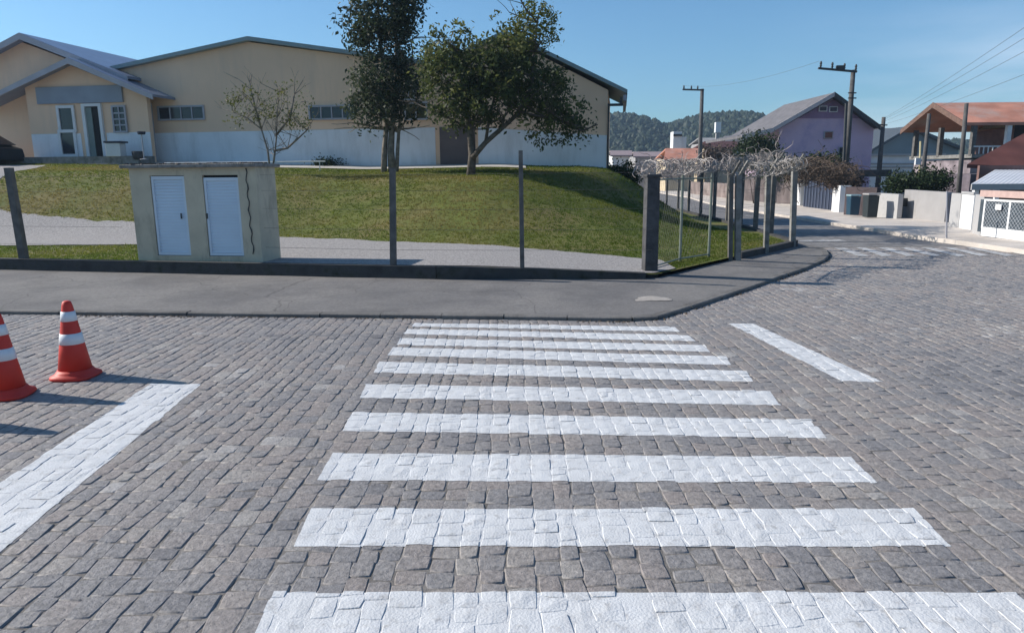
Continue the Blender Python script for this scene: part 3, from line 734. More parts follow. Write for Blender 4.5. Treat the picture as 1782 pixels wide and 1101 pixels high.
for k, (u0, u1) in enumerate(DO):
    lean = 0
    b = MB(); top = z1d-.012 if k == 0 else z1d-.045
    e = .012
    for (a, c, za, zb) in [(u0+e, u0+.055, z0d+.01, top), (u1-.055, u1-e, z0d+.01, top), (u0+.055, u1-.055, z0d+.01, z0d+.06), (u0+.055, u1-.055, top-.06, top)]:
        b.bbox(sh, a, c, .018, .06, za, zb)
    n = 24
    for i in range(n):
        za = lerp(z0d+.06, top-.06, i/n); zb = lerp(z0d+.06, top-.06, (i+1)/n)
        b.add([sh(u0+.055, .052, za), sh(u1-.055, .052, za), sh(u1-.055, .03, za+.004), sh(u0+.055, .03, za+.004), sh(u1-.055, .052, zb), sh(u0+.055, .052, zb)],
              [(0, 1, 2, 3), (3, 2, 4, 5)])
    d = b.build('door', M_DOORM, sT)
    bb = MB(); bb.bbox(sh, u0+.02, u0+.04, .005, .018, 1.1, 1.2) if k else bb.bbox(sh, u0+.56, u0+.585, .003, .016, 1.1, 1.2); bb.build('latch', M_STEEL, d)
    MB().bbox(sh, u0+.002, u1-.002, .065, .07, z0d, z1d).build('recess_shade', M_DARK, sT)  # near-black sheet puts the shade behind the door into its colour
# dark cable and crack down the right of the front
b = MB(); P = []
for i in range(22):
    z = lerp(Ht-.02, .45, i/21); P.append(sh(2.40+.018*sin(i*1.7)+.02*(i > 14)*(i-14)*.15, -.012, z))
b.tube(P, [.009 if i % 5 else .013 for i in range(22)], 5); b.build('cable', M_STEEL, sT)

# ------------------------------------------------------------------ the hall
ang = radians(8.6)
fu = Vector((-cos(ang), sin(ang))); fv = Vector((-sin(ang), -cos(ang)))   # u to the left, v towards the camera
C0 = PY(1056, 300, 30.)
def bf(u, v, z): return Vector((C0.x+fu.x*u+fv.x*v, C0.y+fu.y*u+fv.y*v, z))
def FPp(px, py, v=0.):                           # pixel -> (u, z) on the facade plane offset v
    d = ray(px, py); o_ = Vector((C0.x+fv.x*v, C0.y+fv.y*v)); n2 = fv
    t = (o_.dot(n2))/(d.x*n2.x+d.y*n2.y)
    x, y = d.x*t, d.y*t; return ((Vector((x, y))-o_).dot(fu), H+d.z*t)
hall = thing('sports_hall', bf(10, -4, 1.5), 'long beige hall with white lower wall and two low grey gables on the grass mound', 'hall')
def gable(mb, pts, v0, v1):                      # polygon of (u,z) extruded from v0 to v1
    poly = [bf(u, v0, z) for u, z in pts]; off = bf(0, v1, 0)-bf(0, v0, 0); mb.prism(poly, off)
u_r, z_re = FPp(1057, 157); u_v, z_v = FPp(763, 112); u_p2, z_p2 = FPp(878, 60); u_p1, z_p1 = FPp(430, 68); u_l, z_l = FPp(185, 101)
uL2 = 2*u_p1-u_v
b = MB(); gable(b, [(0, .8), (0, z_re), (u_p2, z_p2-.1), (u_v, z_v-.1), (u_v, .8)], 0, -5.2)
b.build('wall', M_WALL, hall)
b = MB(); gable(b, [(u_v, .8), (u_v, z_v-.1), (u_p1, z_p1-.12), (uL2, z_v-.12), (uL2, .8)], 0, -22)
b.build('wall', M_WALL, hall)
def roofslab(mb, a, c, v0, v1, t=.22):           # a,c (u,z)
    P = [bf(a[0], v0, a[1]), bf(c[0], v0, c[1]), bf(c[0], v1, c[1]), bf(a[0], v1, a[1])]; mb.prism(P, Vector((0, 0, -t)))
ue, ze = FPp(1092, 156, .3); up2, zp2 = FPp(878, 52, .3); up1, zp1 = FPp(430, 63, .3); uv_, zv_ = FPp(763, 108, .3)
b = MB(); roofslab(b, (ue, ze), (up2, zp2), .3, -5.6, .15); roofslab(b, (up2, zp2), (uv_, zv_), .3, -5.6, .15)
b.build('roof', M_ROOFG, hall)
sl_ = (zp1-zv_)/(uv_-up1)
b = MB(); roofslab(b, (uv_, zv_), (up1, zp1), .29, -22.6, .16); roofslab(b, (up1, zp1), (2*up1-uv_, zv_), .29, -22.6, .16)
b.build('roof', M_ROOFG, hall)
# eave bracket and gutter at the right corner
b = MB(); b.bbox(bf, ue+.03, ue+.16, -5.4, .32, ze-.42, ze-.2); b.build('gutter', M_TRIM, hall)
b = MB(); b.bbox(bf, ue+.16, 0, .25, .55, ze-.62, ze-.54); b.bbox(bf, ue+.2, ue+.28, .3, .5, ze-.55, ze-.3); b.bbox(bf, -.06, .0, .0, .06, 1.5, ze-.6); b.build('bracket', M_STEEL, hall)
# white base: slab proud of the wall, in three runs
zb1 = FPp(640, 233)[1]
runs = [((1056, 300, 236), (832, 297, 222)), ((757, 290, 222), (262, 283, 232))]
for (xa, _, ya), (xb_, _, yb_) in runs:
    ua, za = FPp(xa, ya); ub, zb_ = FPp(xb_, yb_)
    b = MB(); P = [bf(max(ua, .0), .0, .9), bf(ub, .0, .9), bf(ub, .0, zb_), bf(max(ua, 0), .0, za)]; b.prism(P, bf(0, .03, 0)-bf(0, 0, 0)); b.build('painted_base', M_WALLW, hall)
def window(parent, px0, py0, px1, py1, v=0., nm=3, frame=M_TRIM, glass=M_GLASS, fw=.07, name='window', horiz=0):
    u1, z1 = FPp(px0, py0, v); u0, z0 = FPp(px1, py1, v)
    b = MB(); b.bbox(bf, u0-fw, u1+fw, v+.003, v+.07, z1, z1+fw); b.bbox(bf, u0-fw, u1+fw, v+.003, v+.09, z0-fw, z0); b.bbox(bf, u0-fw, u0, v+.003, v+.07, z0, z1); b.bbox(bf, u1, u1+fw, v+.003, v+.07, z0, z1)
    for i in range(1, nm): 
        uu = lerp(u0, u1, i/nm); b.bbox(bf, uu-.025, uu+.025, v+.012, v+.06, z0, z1)
    for i in range(horiz):
        zz = lerp(z0, z1, (i+1)/(horiz+1)); b.bbox(bf, u0, u1, v+.014, v+.058, zz-.03, zz+.03)
    f = b.build(name, frame, parent)
    MB().bbox(bf, u0, u1, v+.004, v+.02, z0, z1).build('pane', glass, f)
    return f
window(hall, 277, 188, 355, 206, 0, 4); window(hall, 540, 187, 616, 205, 0, 4)
window(hall, 702, 154, 720, 172, 0, 2, M_TRIM, mat('amber_glass', (.07, .055, .02), .3, .4, 3.)); window(hall, 706, 181, 742, 206, 0, 2, M_TRIM, mat('amber_glass', (.07, .055, .02), .3, .4, 3.))
# dark grey sliding door behind the trees
u1, z1 = FPp(765, 222); u0, z0 = FPp(828, 292)
MB().bbox(bf, u0, u1, .005, .05, z0-.1, z1).build('door', mat('brown_grey_door', (.14, .115, .115), .8, .15, 1.), hall)
u0, z0 = FPp(273, 272); b = MB(); b.bbox(bf, FPp(270, 230)[0], FPp(262, 230)[0], .03, .12, 1.9, FPp(268, 180)[1]); b.build('downpipe', M_TRIM, hall)

# entrance wing
wing = thing('entrance_building', bf(22, 1, 1.8), 'beige entrance building with blue sheet roof and open doorway left of the hall', 'entrance building')
V1 = .3
uA, zA = FPp(33, 66, V1); uB, zB = FPp(212, 140, V1)
b = MB(); uBw = FPp(205, 140, V1)[0]; gable(b, [(uBw, .8), (uBw, zB+.1), (uA, zA-.15), (2*uA-uBw, zB+.1), (2*uA-uBw, .8)], V1, -14)
b.build('wall', M_WALL, wing)
up_, zp_ = FPp(33, 57, V1+.6); ur_, zr_ = FPp(222, 132, V1+.6)
b = MB(); roofslab(b, (ur_, zr_), (up_, zp_), V1+.6, -14.5, .12); roofslab(b, (up_, zp_), (2*up_-ur_, zr_), V1+.6, -14.5, .12); b.build('roof', M_ROOFB, wing)
b = MB(); 
for s0 in ((ur_, zr_), (2*up_-ur_, zr_)):
    P = [bf(s0[0], V1+.601, s0[1]-.02), bf(up_, V1+.601, zp_-.02), bf(up_, V1+.601, zp_-.28), bf(s0[0], V1+.601, s0[1]-.24)]; b.prism(P, bf(0, .05, 0)-bf(0, 0, 0))
b.build('bargeboard', M_TRIM, wing)
V2 = .95
porch_l, porch_r = FPp(55, 240, V2)[0], FPp(262, 240, V2)[0]
up_, zp_ = FPp(118, 100, V2+.6); ur_, zr_ = FPp(266, 164, V2+.6); ul_, zl_ = FPp(-60, 186, V2+.6)
b = MB(); uP, zP = FPp(118, 112, V2); uR, zR = FPp(262, 168, V2)
kk = (zP-zR)/(uP-uR)
gable(b, [(porch_r, .9), (porch_r, zR), (uP, zP), (porch_l, zP-(porch_l-uP)*kk), (porch_l, .9)], V2, .7)
b.build('porch_wall', M_WALL, wing)
b = MB(); roofslab(b, (ur_, zr_), (up_, zp_), V2+.6, .0, .1); roofslab(b, (up_, zp_), (ul_, zl_), V2+.6, .0, .1); b.build('porch_roof', M_ROOFB, wing)
b = MB()
for s0 in ((ur_, zr_), (ul_, zl_)):
    P = [bf(s0[0], V2+.601, s0[1]-.02), bf(up_, V2+.601, zp_-.02), bf(up_, V2+.601, zp_-.26), bf(s0[0], V2+.601, s0[1]-.22)]; b.prism(P, bf(0, .05, 0)-bf(0, 0, 0))
b.build('bargeboard', M_TRIM, wing)
u1, z1 = FPp(64, 153, V2); u0, z0 = FPp(216, 178, V2)
MB().bbox(bf, u0, u1, V2+.004, V2+.1, z0, z1).build('sign_band', M_BAND, wing)
ub_, zb_ = FPp(262, 233, V2); ua_, za_ = FPp(55, 231, V2); ud0 = FPp(186, 270, V2)[0]; ud1 = FPp(150, 270, V2)[0]
for (a, c) in ((ub_, ud0-.12), (ud1+.12, ua_)):
    MB().bbox(bf, a, c, V2+.002, V2+.03, .95, lerp(zb_, za_, .5)).build('painted_base', M_WALLW, wing)
window(wing, 103, 189, 130, 226, V2+.03, 1, M_WHITE, fw=.12); window(wing, 106, 231, 133, 268, V2+.03, 1, M_WHITE, fw=.12)
window(wing, 197, 187, 221, 228, V2+.03, 2, M_TRIM, horiz=3)
u1, z1 = FPp(149, 186, V2); u0, z0 = FPp(183, 272, V2)
b = MB(); b.bbox(bf, u0-.14, u0, V2+.002, V2+.12, z0-.1, z1); b.bbox(bf, u1, u1+.14, V2+.002, V2+.12, z0-.1, z1); b.bbox(bf, u0-.14, u1+.14, V2+.002, V2+.12, z1, z1+.12)
fdo = b.build('door_frame', M_WHITE, wing)
MB().bbox(bf, u0, u1, V2+.004, V2+.012, z0-.1, z1).build('doorway', M_DARK, wing)  # interior shade painted as a flat near-black panel
MB().bbox(bf, u1-.28, u1-.003, V2+.014, V2+.05, z0-.1, z1-.04).build('door', mat('green_grey_jamb', (.20, .25, .24), .6, .1, 1.), wing)  # greenish strip drawn for the lit left jamb of the opening
MB().bbox(bf, porch_r-.1, porch_l+2, V2, V2+1.1, .9, z0-.03).build('step', M_CONC, wing)

def bbase(px, py, v):
    u, z = FPp(px, py, v); return bf(u, v, z)
# white bin with dark lid
p = bbase(204, 280, V2+.9); bn = thing('litter_bin', p, 'white square litter bin with dark lid on legs beside the entrance door', 'bin')
s = .30
b = MB(); b.box((p.x, p.y, p.z+.45), (.62, .5, .55)); b.build('bin_box', M_WHITE, bn, bevel=.02)
MB().box((p.x+.03, p.y, p.z+.77), (.74, .6, .07)).build('lid', M_NAVY, bn, bevel=.01)
for dx in (-.2, .2): MB().box((p.x+dx, p.y, p.z+.08), (.07, .3, .2)).build('leg', M_WHITE, bn)
p = bbase(251, 278, V2+1.2); st = thing('ashtray_stand', p, 'thin stand with a dark flat top by the porch corner', 'stand')
b = MB(); b.tube([p, p+Vector((0, 0, 1.02))], .025, 8); b.lathe(p, [(.16, 0), (.16, .03), (.03, .05)], 12); b.build('pole', M_TRIM, st)
MB().lathe(p+Vector((0, 0, 1.02)), [(.13, 0), (.16, .06), (.16, .12), (.13, .12)], 12).build('top', M_NAVY, st)
b = MB(); p = bbase(240, 276, V2+1.0); b.lathe(p, [(.14, -.05), (.2, .05), (.22, .28), (.2, .3)], 12); tag(b.build('plant_pot', M_CONCD, smooth=True), 'small dark pot standing by the porch wall', 'plant pot')

# dark car parked at the far left beside the entrance
def bez(p0, p1, t): return lerp(p0, p1, t)
cpos = bbase(-50, 295, V2+1.8); car = thing('parked_car', cpos, 'dark parked car with a bright mirror at the left edge before the entrance building', 'car')
def cf_(x, y, z): return (cpos.x+x*cos(-.15)-y*sin(-.15), cpos.y+x*sin(-.15)+y*cos(-.15), cpos.z+z)
secs = [(-2.05, .35, .62, .70), (-1.7, .28, .86, .82), (-1.0, .25, .95, .85), (-.4, .25, 1.0, .85), (.6, .25, 1.02, .86), (1.4, .28, 1.0, .85), (1.95, .35, .85, .78)]
b = MB(); k0 = len(b.v)
for (x, zb, zt, hw) in secs:
    for (y, z) in ((-hw, zb), (-hw*1.02, (zb+zt)*.5), (-hw*.93, zt), (hw*.93, zt), (hw*1.02, (zb+zt)*.5), (hw, zb)): b.v.append(cf_(x, y, z))
for i in range(len(secs)-1):
    for j in range(6): b.f.append((i*6+j, i*6+(j+1) % 6, (i+1)*6+(j+1) % 6, (i+1)*6+j))
b.f += [(5, 4, 3, 2, 1, 0), tuple(36+j for j in range(6))]
b.build('body', mat('car_paint_dark', (.012, .016, .024), .35, .1, 1., spec=.4), car, smooth=False, bevel=.04)
b = MB(); cab = [(-1.15, .97, .75), (-.45, 1.45, .6), (.95, 1.48, .6), (1.7, 1.0, .74)]
for (x, z, hw) in cab: b.v += [cf_(x, -hw, z), cf_(x, hw, z)]
b.f += [(0, 1, 3, 2), (2, 3, 5, 4), (4, 5, 7, 6), (0, 2, 4, 6), (1, 7, 5, 3), (0, 6, 7, 1)]; b.build('cabin', M_GLASS, car, bevel=.04)
for wx in (-1.35, 1.25):
    for wy in (-.8, .8):
        q = Vector(cf_(wx, wy, .32)); dY = Vector((sin(.15), cos(.15), 0))*.1
        t_ = MB().tube([q-dY, q+dY], .32, 16).build('wheel', M_RUBBER, car)
        MB().tube([q-dY*1.05, q+dY*1.05], .19, 12).build('rim', M_TRIM, t_)
q = cf_(1.6, -.88, 1.0); MB().box(q, (.2, .16, .16)).build('mirror', M_WHITE, car, bevel=.02)

# white hand rail behind the shelter
b = MB(); a_, c_ = PY(286, 284, 28.2), PY(566, 281, 28.2)
rl = thing('handrail', (a_.x, 28.2, h(a_.x, 28.2)), 'low thin white rail beside the path behind the shelter', 'handrail')
b.tube([a_, c_], .024, 6); b.build('rail', M_WHITE, rl)
for px in (300, 390, 476, 556):
    t_ = (px-286)/280; q = a_.lerp(c_, t_); zt = q.z+(.3 if px == 476 else 0); MB().tube([(q.x, q.y, h(q.x, q.y)-.05), (q.x, q.y, zt)], .02, 6).build('post', M_WHITE, rl)

# ------------------------------------------------------------------ trees
def branch(b, p, d, L, r, depth, tips, spread=.5, up=.15, seg=4, minr=.008):
    pts = [p]; rs = [r]; q = Vector(p); dd = Vector(d).normalized()
    for i in range(seg):
        dd = (dd+Vector((rnd.gauss(0, .13), rnd.gauss(0, .13), rnd.gauss(0, .08)+up*.2))).normalized(); q = q+dd*L/seg; pts.append(q.copy()); rs.append(max(minr, r*(1-.45*(i+1)/seg)))
    b.tube(pts, rs, 6 if r > .04 else 4, False)
    if depth == 0: tips.append((q.copy(), dd.copy())); return
    for k in range(rnd.choice((2, 3, 3))):
        i = rnd.choice((seg-1, seg, seg, max(1, seg-2))); s0 = pts[i]
        nd = (dd+Vector((rnd.gauss(0, spread), rnd.gauss(0, spread), rnd.gauss(0, spread*.6)+up))).normalized()
        branch(b, s0, nd, L*rnd.uniform(.6, .82), max(minr, rs[i]*.68), depth-1, tips, spread, up, seg, minr)
def leaves(b, tones, centre, n, rad, size, tone, flat=1., hang=0.):
    for i in range(n):
        v = Vector((rnd.gauss(0, 1), rnd.gauss(0, 1), rnd.gauss(0, 1)*flat))
        p = Vector(centre)+v*rad*.5; nrm = Vector((rnd.gauss(0, 1), rnd.gauss(0, 1), rnd.gauss(0, 1)+.4)).normalized(); u = nrm.orthogonal().normalized()
        a = rnd.uniform(0, 2*pi); u = (u*cos(a)+nrm.cross(u)*sin(a)); w_ = nrm.cross(u); s = size*rnd.uniform(.6, 1.3)
        b.add([p-u*s, p-w_*s*.45+u*s*.1, p+u*s, p+w_*s*.45+u*s*.1], [(0, 1, 2, 3)]); tones.append(min(1, max(0, tone+rnd.gauss(0, .14))))
def in_blobs(blobs, rf=.55):
    bl = rnd.choices(blobs, [q[3]*q[4]*q[5] for q in blobs])[0]
    while True:
        v = Vector([rnd.uniform(-1, 1) for _ in range(3)])
        if v.length < 1 and v.length > rf*rnd.random()**.5: break
    return Vector((bl[0]+v.x*bl[3], bl[1]+v.y*bl[4], bl[2]+v.z*bl[5])), bl
LM_DARK = leafmat('leaf_dark', (.022, .036, .02), (.05, .07, .034), (.13, .15, .08), .3, .55)
LM_MID = leafmat('leaf_mid', (.045, .065, .025), (.10, .125, .04), (.24, .24, .08), .45, .55)
LM_YEL = leafmat('leaf_yellow', (.08, .10, .012), (.15, .155, .025), (.24, .21, .04), .35, .5)
LM_SHRUB = leafmat('leaf_shrub', (.012, .025, .010), (.028, .05, .016), (.06, .09, .03), .2)
LM_BROWN = leafmat('leaf_dead', (.05, .035, .03), (.10, .07, .055), (.2, .15, .11), .2)

def tree(name, base, blobs, label, trunkfn, nclump, nleaf, crad, lsize, lm, bark, tonef=None):
    t = thing(name, base, label, 'tree')
    b = MB(); tips = []; trunkfn(b, tips); 
    cl = []
    for i in range(nclump):
        p, bl = in_blobs(blobs); cl.append((p, bl))
    # twigs reaching some clumps
    for p, bl in cl[::3]:
        if tips:
            q = min(tips, key=lambda s_: (s_[0]-p).length)[0]
            m_ = (p+q)/2+Vector((rnd.gauss(0, .08), rnd.gauss(0, .08), rnd.gauss(0, .08))); b.tube([q, m_, p], [.016, .011, .006], 3, False)
    b.build('trunk', bark, t, smooth=True)
    c = MB(); tn = []
    for p, bl in cl:
        tone = (tonef(p) if tonef else .45)+rnd.gauss(0, .2)
        leaves(c, tn, p, nleaf, crad*rnd.uniform(.6, 1.3), lsize, tone)
    c.build('crown', lm, t, tone=tn)
    return t
# tall dark tree
YA = 27.5; bA = PY(680, 300, YA); bA.z = h(bA.x, YA)-.1
def W(px, py, Y): return PY(px, py, Y)
def trunkA(b, tips):
    for (pts, r) in (([(668, 302), (669, 262), (672, 225), (668, 150), (660, 60), (655, -30)], .15), ([(683, 302), (680, 262), (682, 225), (690, 160), (690, 80), (685, -60)], .19), ([(690, 302), (692, 260), (694, 230), (700, 180), (715, 120)], .10)):
        P = [W(x, y, YA+.1*i) for i, (x, y) in enumerate(pts)]; P[0].z = bA.z
        b.tube(P, [r*.8*(1-.14*i) for i in range(len(P))], 8)
        for p in P[2:]:
            for k in range(3):
                branch(b, p, (rnd.gauss(0, 1), rnd.gauss(0, 1), rnd.uniform(0, .7)), rnd.uniform(.7, 1.2), .045, 1, tips, .6, .1)
def bl(px, py, Y, rx, ry, rz): c = PY(px, py, Y); return (c.x, c.y, c.z, rx*Y/1250, ry, rz*Y/1250)
blA = [bl(668, 25, YA, 58, 1.2, 42), bl(665, 75, YA, 52, 1.2, 40), bl(640, 60, YA, 34, .8, 30), bl(700, 45, YA, 34, .9, 40), bl(672, 125, YA, 52, 1.2, 36), bl(652, 165, YA, 42, 1.1, 34), bl(690, 168, YA, 46, 1.1, 34), bl(672, 205, YA, 48, 1.1, 26),
       bl(628, 150, YA, 20, .6, 22), bl(722, 190, YA, 20, .6, 16), bl(700, -10, YA, 42, 1.2, 22), bl(650, -60, YA, 60, 1.3, 45), bl(690, -120, YA, 50, 1.2, 45), bl(622, 25, YA, 18, .5, 12)]
blA += [bl(738, 120, YA, 16, .5, 22), bl(600, 40, YA, 10, .4, 8), bl(735, 5, YA, 16, .5, 12), bl(612, 90, YA, 16, .5, 14), bl(618, 185, YA, 18, .6, 12), bl(730, 150, YA, 14, .5, 14)]
tree('tall_tree', bA, blA, 'tall dark evergreen with several close trunks and dense crown before the hall', trunkA, 330, 50, .38, .085, LM_DARK, M_BARKL, lambda p: .35+(.18 if p.z < 5.6 else 0))
# broad tree with leaning limb
YB = 25.; bB = PY(819, 306, YB); bB.z = h(bB.x, YB)-.1
def trunkB(b, tips):
    P = [W(x, y, YB) for x, y in ((819, 306), (822, 270), (818, 225), (812, 195), (805, 150), (800, 110))]; P[0].z = bB.z
    b.tube(P, [.16, .13, .11, .09, .07, .05], 8)
    Q = [W(x, y, YB-.1) for x, y in ((822, 275), (845, 248), (875, 222), (905, 195), (925, 150), (930, 90), (935, 40))]
    b.tube(Q, [.10, .085, .075, .065, .055, .04, .025], 8)
    T = [W(x, y, YB) for x, y in ((845, 248), (850, 215), (860, 170), (858, 120))]; b.tube(T, [.06, .05, .04, .03], 6)
    V = [W(x, y, YB-.2) for x, y in ((905, 195), (950, 205), (990, 215), (1012, 228))]; b.tube(V, [.045, .035, .022, .01], 5)
    V2_ = [W(x, y, YB+.2) for x, y in ((818, 225), (780, 205), (750, 190))]; b.tube(V2_, [.05, .035, .02], 5)
    for L_ in (P[2:], Q[2:], T[1:], V[1:], V2_[1:]):
        for p in L_:
            for k in range(3): branch(b, p, (rnd.gauss(0, 1), rnd.gauss(0, 1), rnd.uniform(0, .9)), rnd.uniform(.6, 1.1), .035, 1, tips, .6, .12)
blB = [bl(745, 112, YB, 22, .6, 30), bl(765, 62, YB, 9, .4, 16), bl(835, 62, YB, 8, .4, 18), bl(782, 58, YB, 7, .3, 14), bl(790, 135, YB, 55, 1.4, 48), bl(770, 100, YB, 36, 1., 32), bl(755, 130, YB, 26, .8, 40), bl(840, 120, YB, 60, 1.6, 52), bl(890, 130, YB, 58, 1.6, 50), bl(930, 155, YB, 58, 1.4, 44), bl(860, 175, YB, 80, 1.6, 38), bl(965, 185, YB, 52, 1.2, 34),
       bl(790, 185, YB, 48, 1.2, 34), bl(1000, 205, YB, 30, .8, 22), bl(920, 215, YB, 50, .9, 20), bl(900, 80, YB, 42, 1.2, 34), bl(800, 65, YB, 24, .7, 22), bl(757, 75, YB, 10, .4, 26), bl(790, 200, YB, 28, .7, 18)]
tB = tree('broad_tree', bB, blB, 'wide bushy tree with dark leafy crown and one limb leaning right', trunkB, 430, 34, .32, .085, LM_MID, M_BARK, lambda p: .36+.35*nz2(p.x, p.z, .7, 3)+.12*(p.z > 5.5))
c = MB(); tn = []
blY = [bl(930, 40, YB, 34, .8, 36), bl(905, 60, YB, 26, .7, 30), bl(955, 55, YB, 14, .5, 36), bl(872, 45, YB, 9, .4, 34), bl(948, 8, YB, 24, .6, 18), bl(893, 78, YB, 34, .8, 14)]
for i in range(90):
    p, _ = in_blobs(blY); leaves(c, tn, p, 22, .26, .065, .3+rnd.gauss(0, .2))
WLOC_B = WLOC[tB.name]; o = c.build('young_shoots', LM_YEL, tB, tone=tn)
c = MB(); tn = []
blT = [bl(1010, 225, YB, 34, .5, 22), bl(960, 240, YB, 46, .5, 14), bl(1030, 245, YB, 18, .3, 8)]
for i in range(34):
    p, _ = in_blobs(blT); leaves(c, tn, p, 12, .22, .07, .3)
o = c.build('hanging_twigs', LM_MID, tB, tone=tn); o['kind'] = 'stuff'
# small sparse tree
YC = 26.; bC = PY(471, 282, YC); bC.z = h(bC.x, YC)-.1
def trunkC(b, tips):
    for pts in ([(471, 300), (466, 262), (455, 225), (430, 205), (405, 195)], [(471, 300), (478, 270), (481, 240), (482, 205), (486, 160)], [(479, 262), (500, 258), (520, 240), (535, 226)], [(455, 225), (445, 190), (436, 155)], [(481, 235), (505, 205), (512, 165)]):
        P = [W(x, y, YC) for x, y in pts]; 
        if pts[0][1] == 300: P[0].z = bC.z
        b.tube(P, [.042*(1-.17*i) for i in range(len(P))], 6)
        for p in P[1:]:
            for k in range(3): branch(b, p, (rnd.gauss(0, 1), rnd.gauss(0, .6), rnd.uniform(.1, 1.2)), rnd.uniform(.4, .8), .016, 1, tips, .5, .15, 4, .005)
blC = [bl(435, 185, YC, 40, .8, 36), bl(500, 180, YC, 38, .8, 38), bl(415, 205, YC, 24, .5, 14), bl(520, 215, YC, 24, .5, 16), bl(430, 160, YC, 18, .5, 16), bl(500, 155, YC, 20, .5, 14), bl(470, 215, YC, 30, .5, 16)]
tree('small_tree', bC, blC, 'small sparse young tree with yellowish leaves behind the utility shelter', trunkC, 110, 10, .22, .05, LM_YEL, M_BARKL, lambda p: .3)

def shrub(name, p, blobs, label, nc, nl, rad, size, lm, cat='shrub', group=None, stem=True):
    t = thing(name, p, label, cat, group); c = MB(); tn = []
    for i in range(nc):
        q, _ = in_blobs(blobs, .4); leaves(c, tn, q, nl, rad, size, .4+rnd.gauss(0, .15))
    c.build('foliage', lm, t, tone=tn)
    b = MB()
    for k in range(6):
        bl_ = blobs[k % len(blobs)]; b.tube([p, (bl_[0], bl_[1], bl_[2])], [.03, .012], 4, False)
    b.build('stems', M_BARK, t)
    return t
p = bf(-1.2, -.5, 0); p.z = h(p.x, p.y)
shrub('shrub', p, [bl(1083, 306, p.y, 26, .9, 18), bl(1070, 310, p.y, 16, .6, 14)], 'dark green shrub at the right corner of the hall', 60, 45, .3, .07, LM_SHRUB)
b_ = MB()
# dark strip planting at the hall foot
pp = bbase(570, 281, .6); shrub('low_shrub', Vector((pp.x, pp.y, h(pp.x, pp.y))), [bl(570, 285, pp.y, 30, .3, 3)], 'low dark shrub row at the foot of the hall wall left of the tall tree', 26, 40, .22, .05, LM_SHRUB)

# ------------------------------------------------------------------ traffic cones
def cone_at(loc, label, parent0=None):
    t = thing('traffic_cone', loc, label, 'traffic cone', 'orange traffic cones beside the painted line')
    R_of = lambda z: lerp(.150, .040, max(0, (z-.06)/.68))
    c = Vector(loc)
    b = MB(); prof = [(.19, 0, .6), (.2, .012, .6), (.197, .03, .55), (.172, .045, .4), (.165, .06, .1), (.152, .085, 0)]
    b.lathe(c, prof, 32); b.build('base', M_CONEO, t, smooth=True)
    b = MB(); b.lathe(c, [(R_of(.08), .08), (R_of(.30), .30), (R_of(.70), .70), (.037, .735), (.022, .745)], 32); b.build('body', M_CONEO, t, smooth=True)
    for z0, z1 in ((.335, .435), (.555, .645)):
        b = MB(); b.lathe(c, [(R_of(z0)-.003, z0-.002), (R_of(z0)+.004, z0), (R_of(z1)+.004, z1), (R_of(z1)-.003, z1+.002)], 32); b.build('reflective_band', M_CONEW, t, smooth=True)
    return t
cA = cone_at(PZ(133, 655), 'orange and white traffic cone standing farther from the camera, wholly in view')
cB = copy_tree(cA, PZ(14, 688)); cB['label'] = 'nearer orange and white traffic cone cut off by the left edge'
cC = copy_tree(cA, Vector((-4.62, 5.42, 0))); cC['label'] = 'traffic cone just outside the left edge whose shadow reaches the painted line'
cC.rotation_euler.z = .4; cB.rotation_euler.z = .2

# ------------------------------------------------------------------ poles and wires
def pole(px_b, py_b, px_t, py_t, Y, rb_, rt_, label, arms=(), group='utility poles along the side street'):
    b0 = PY(px_b, py_b, Y); zb_ = hs(b0.x, Y)+.05; tp = PY(px_t, py_t, Y); b0.z = min(b0.z, zb_) if False else zb_
    t = thing('utility_pole', b0, label, 'utility pole', group)
    MB().tube([b0, b0.lerp(tp, .5), tp], [rb_, (rb_+rt_)/2, rt_], 10).build('pole', M_POLE, t, smooth=True)
    return t, tp
YP = 46.
t1, tp1 = pole(1465, 378, 1485, 122, YP, .2, .13, 'tall concrete utility pole with crossarm of insulators in front of the lilac house')
def wpx(px, py, Y, s): return s*Y/1250
a0, a1 = PY(1424, 119, YP-.2), PY(1491, 125, YP-.2)
MB().tube([a0, a1], .085, 4).build('crossarm', M_STEEL, t1)
for px in (1428, 1448, 1469, 1489):
    q = a0.lerp(a1, (px-1424)/67); MB().lathe(q, [(.04, 0), (.05, .1), (.08, .16), (.05, .22), (.08, .3), (.04, .42)], 8).build('insulator', M_STEEL, t1)
q = a0.lerp(a1, .57); MB().box((q.x, q.y, q.z+.16), (.5, .2, .22)).build('switch', M_STEEL, t1)
for py in (162, 171): 
    q0, q1 = PY(1476, py, YP-.2), PY(1490, py, YP-.2); MB().tube([q0, q1], .05, 4).build('bracket', M_STEEL, t1)
q = PY(1474, 205, YP-.2); MB().tube([PY(1473, 180, YP-.3), PY(1468, 290, YP-.3)], .09, 6).build('cable_duct', M_STEEL, t1)
YP2 = 85.
t2, tp2 = pole(1217, 306, 1222, 155, YP2, .27, .2, 'utility pole with one-sided crossarm in front of the wooded hills')
a0_, a1_ = PY(1188, 156, YP2-.3), PY(1225, 157, YP2-.3); MB().tube([a0_, a1_], .12, 4).build('crossarm', M_STEEL, t2)
for px in (1190, 1203, 1214):
    q = a0_.lerp(a1_, (px-1188)/37); MB().lathe(q, [(.06, 0), (.1, .2), (.06, .45)], 8).build('insulator', M_STEEL, t2)
t3, tp3 = pole(1527, 330, 1538, 204, 62., .22, .15, 'slim utility pole right of the lilac house')
MB().tube([PY(1531, 217, 61.7), PY(1544, 218, 61.7)], .06, 4).build('crossarm', M_STEEL, t3)
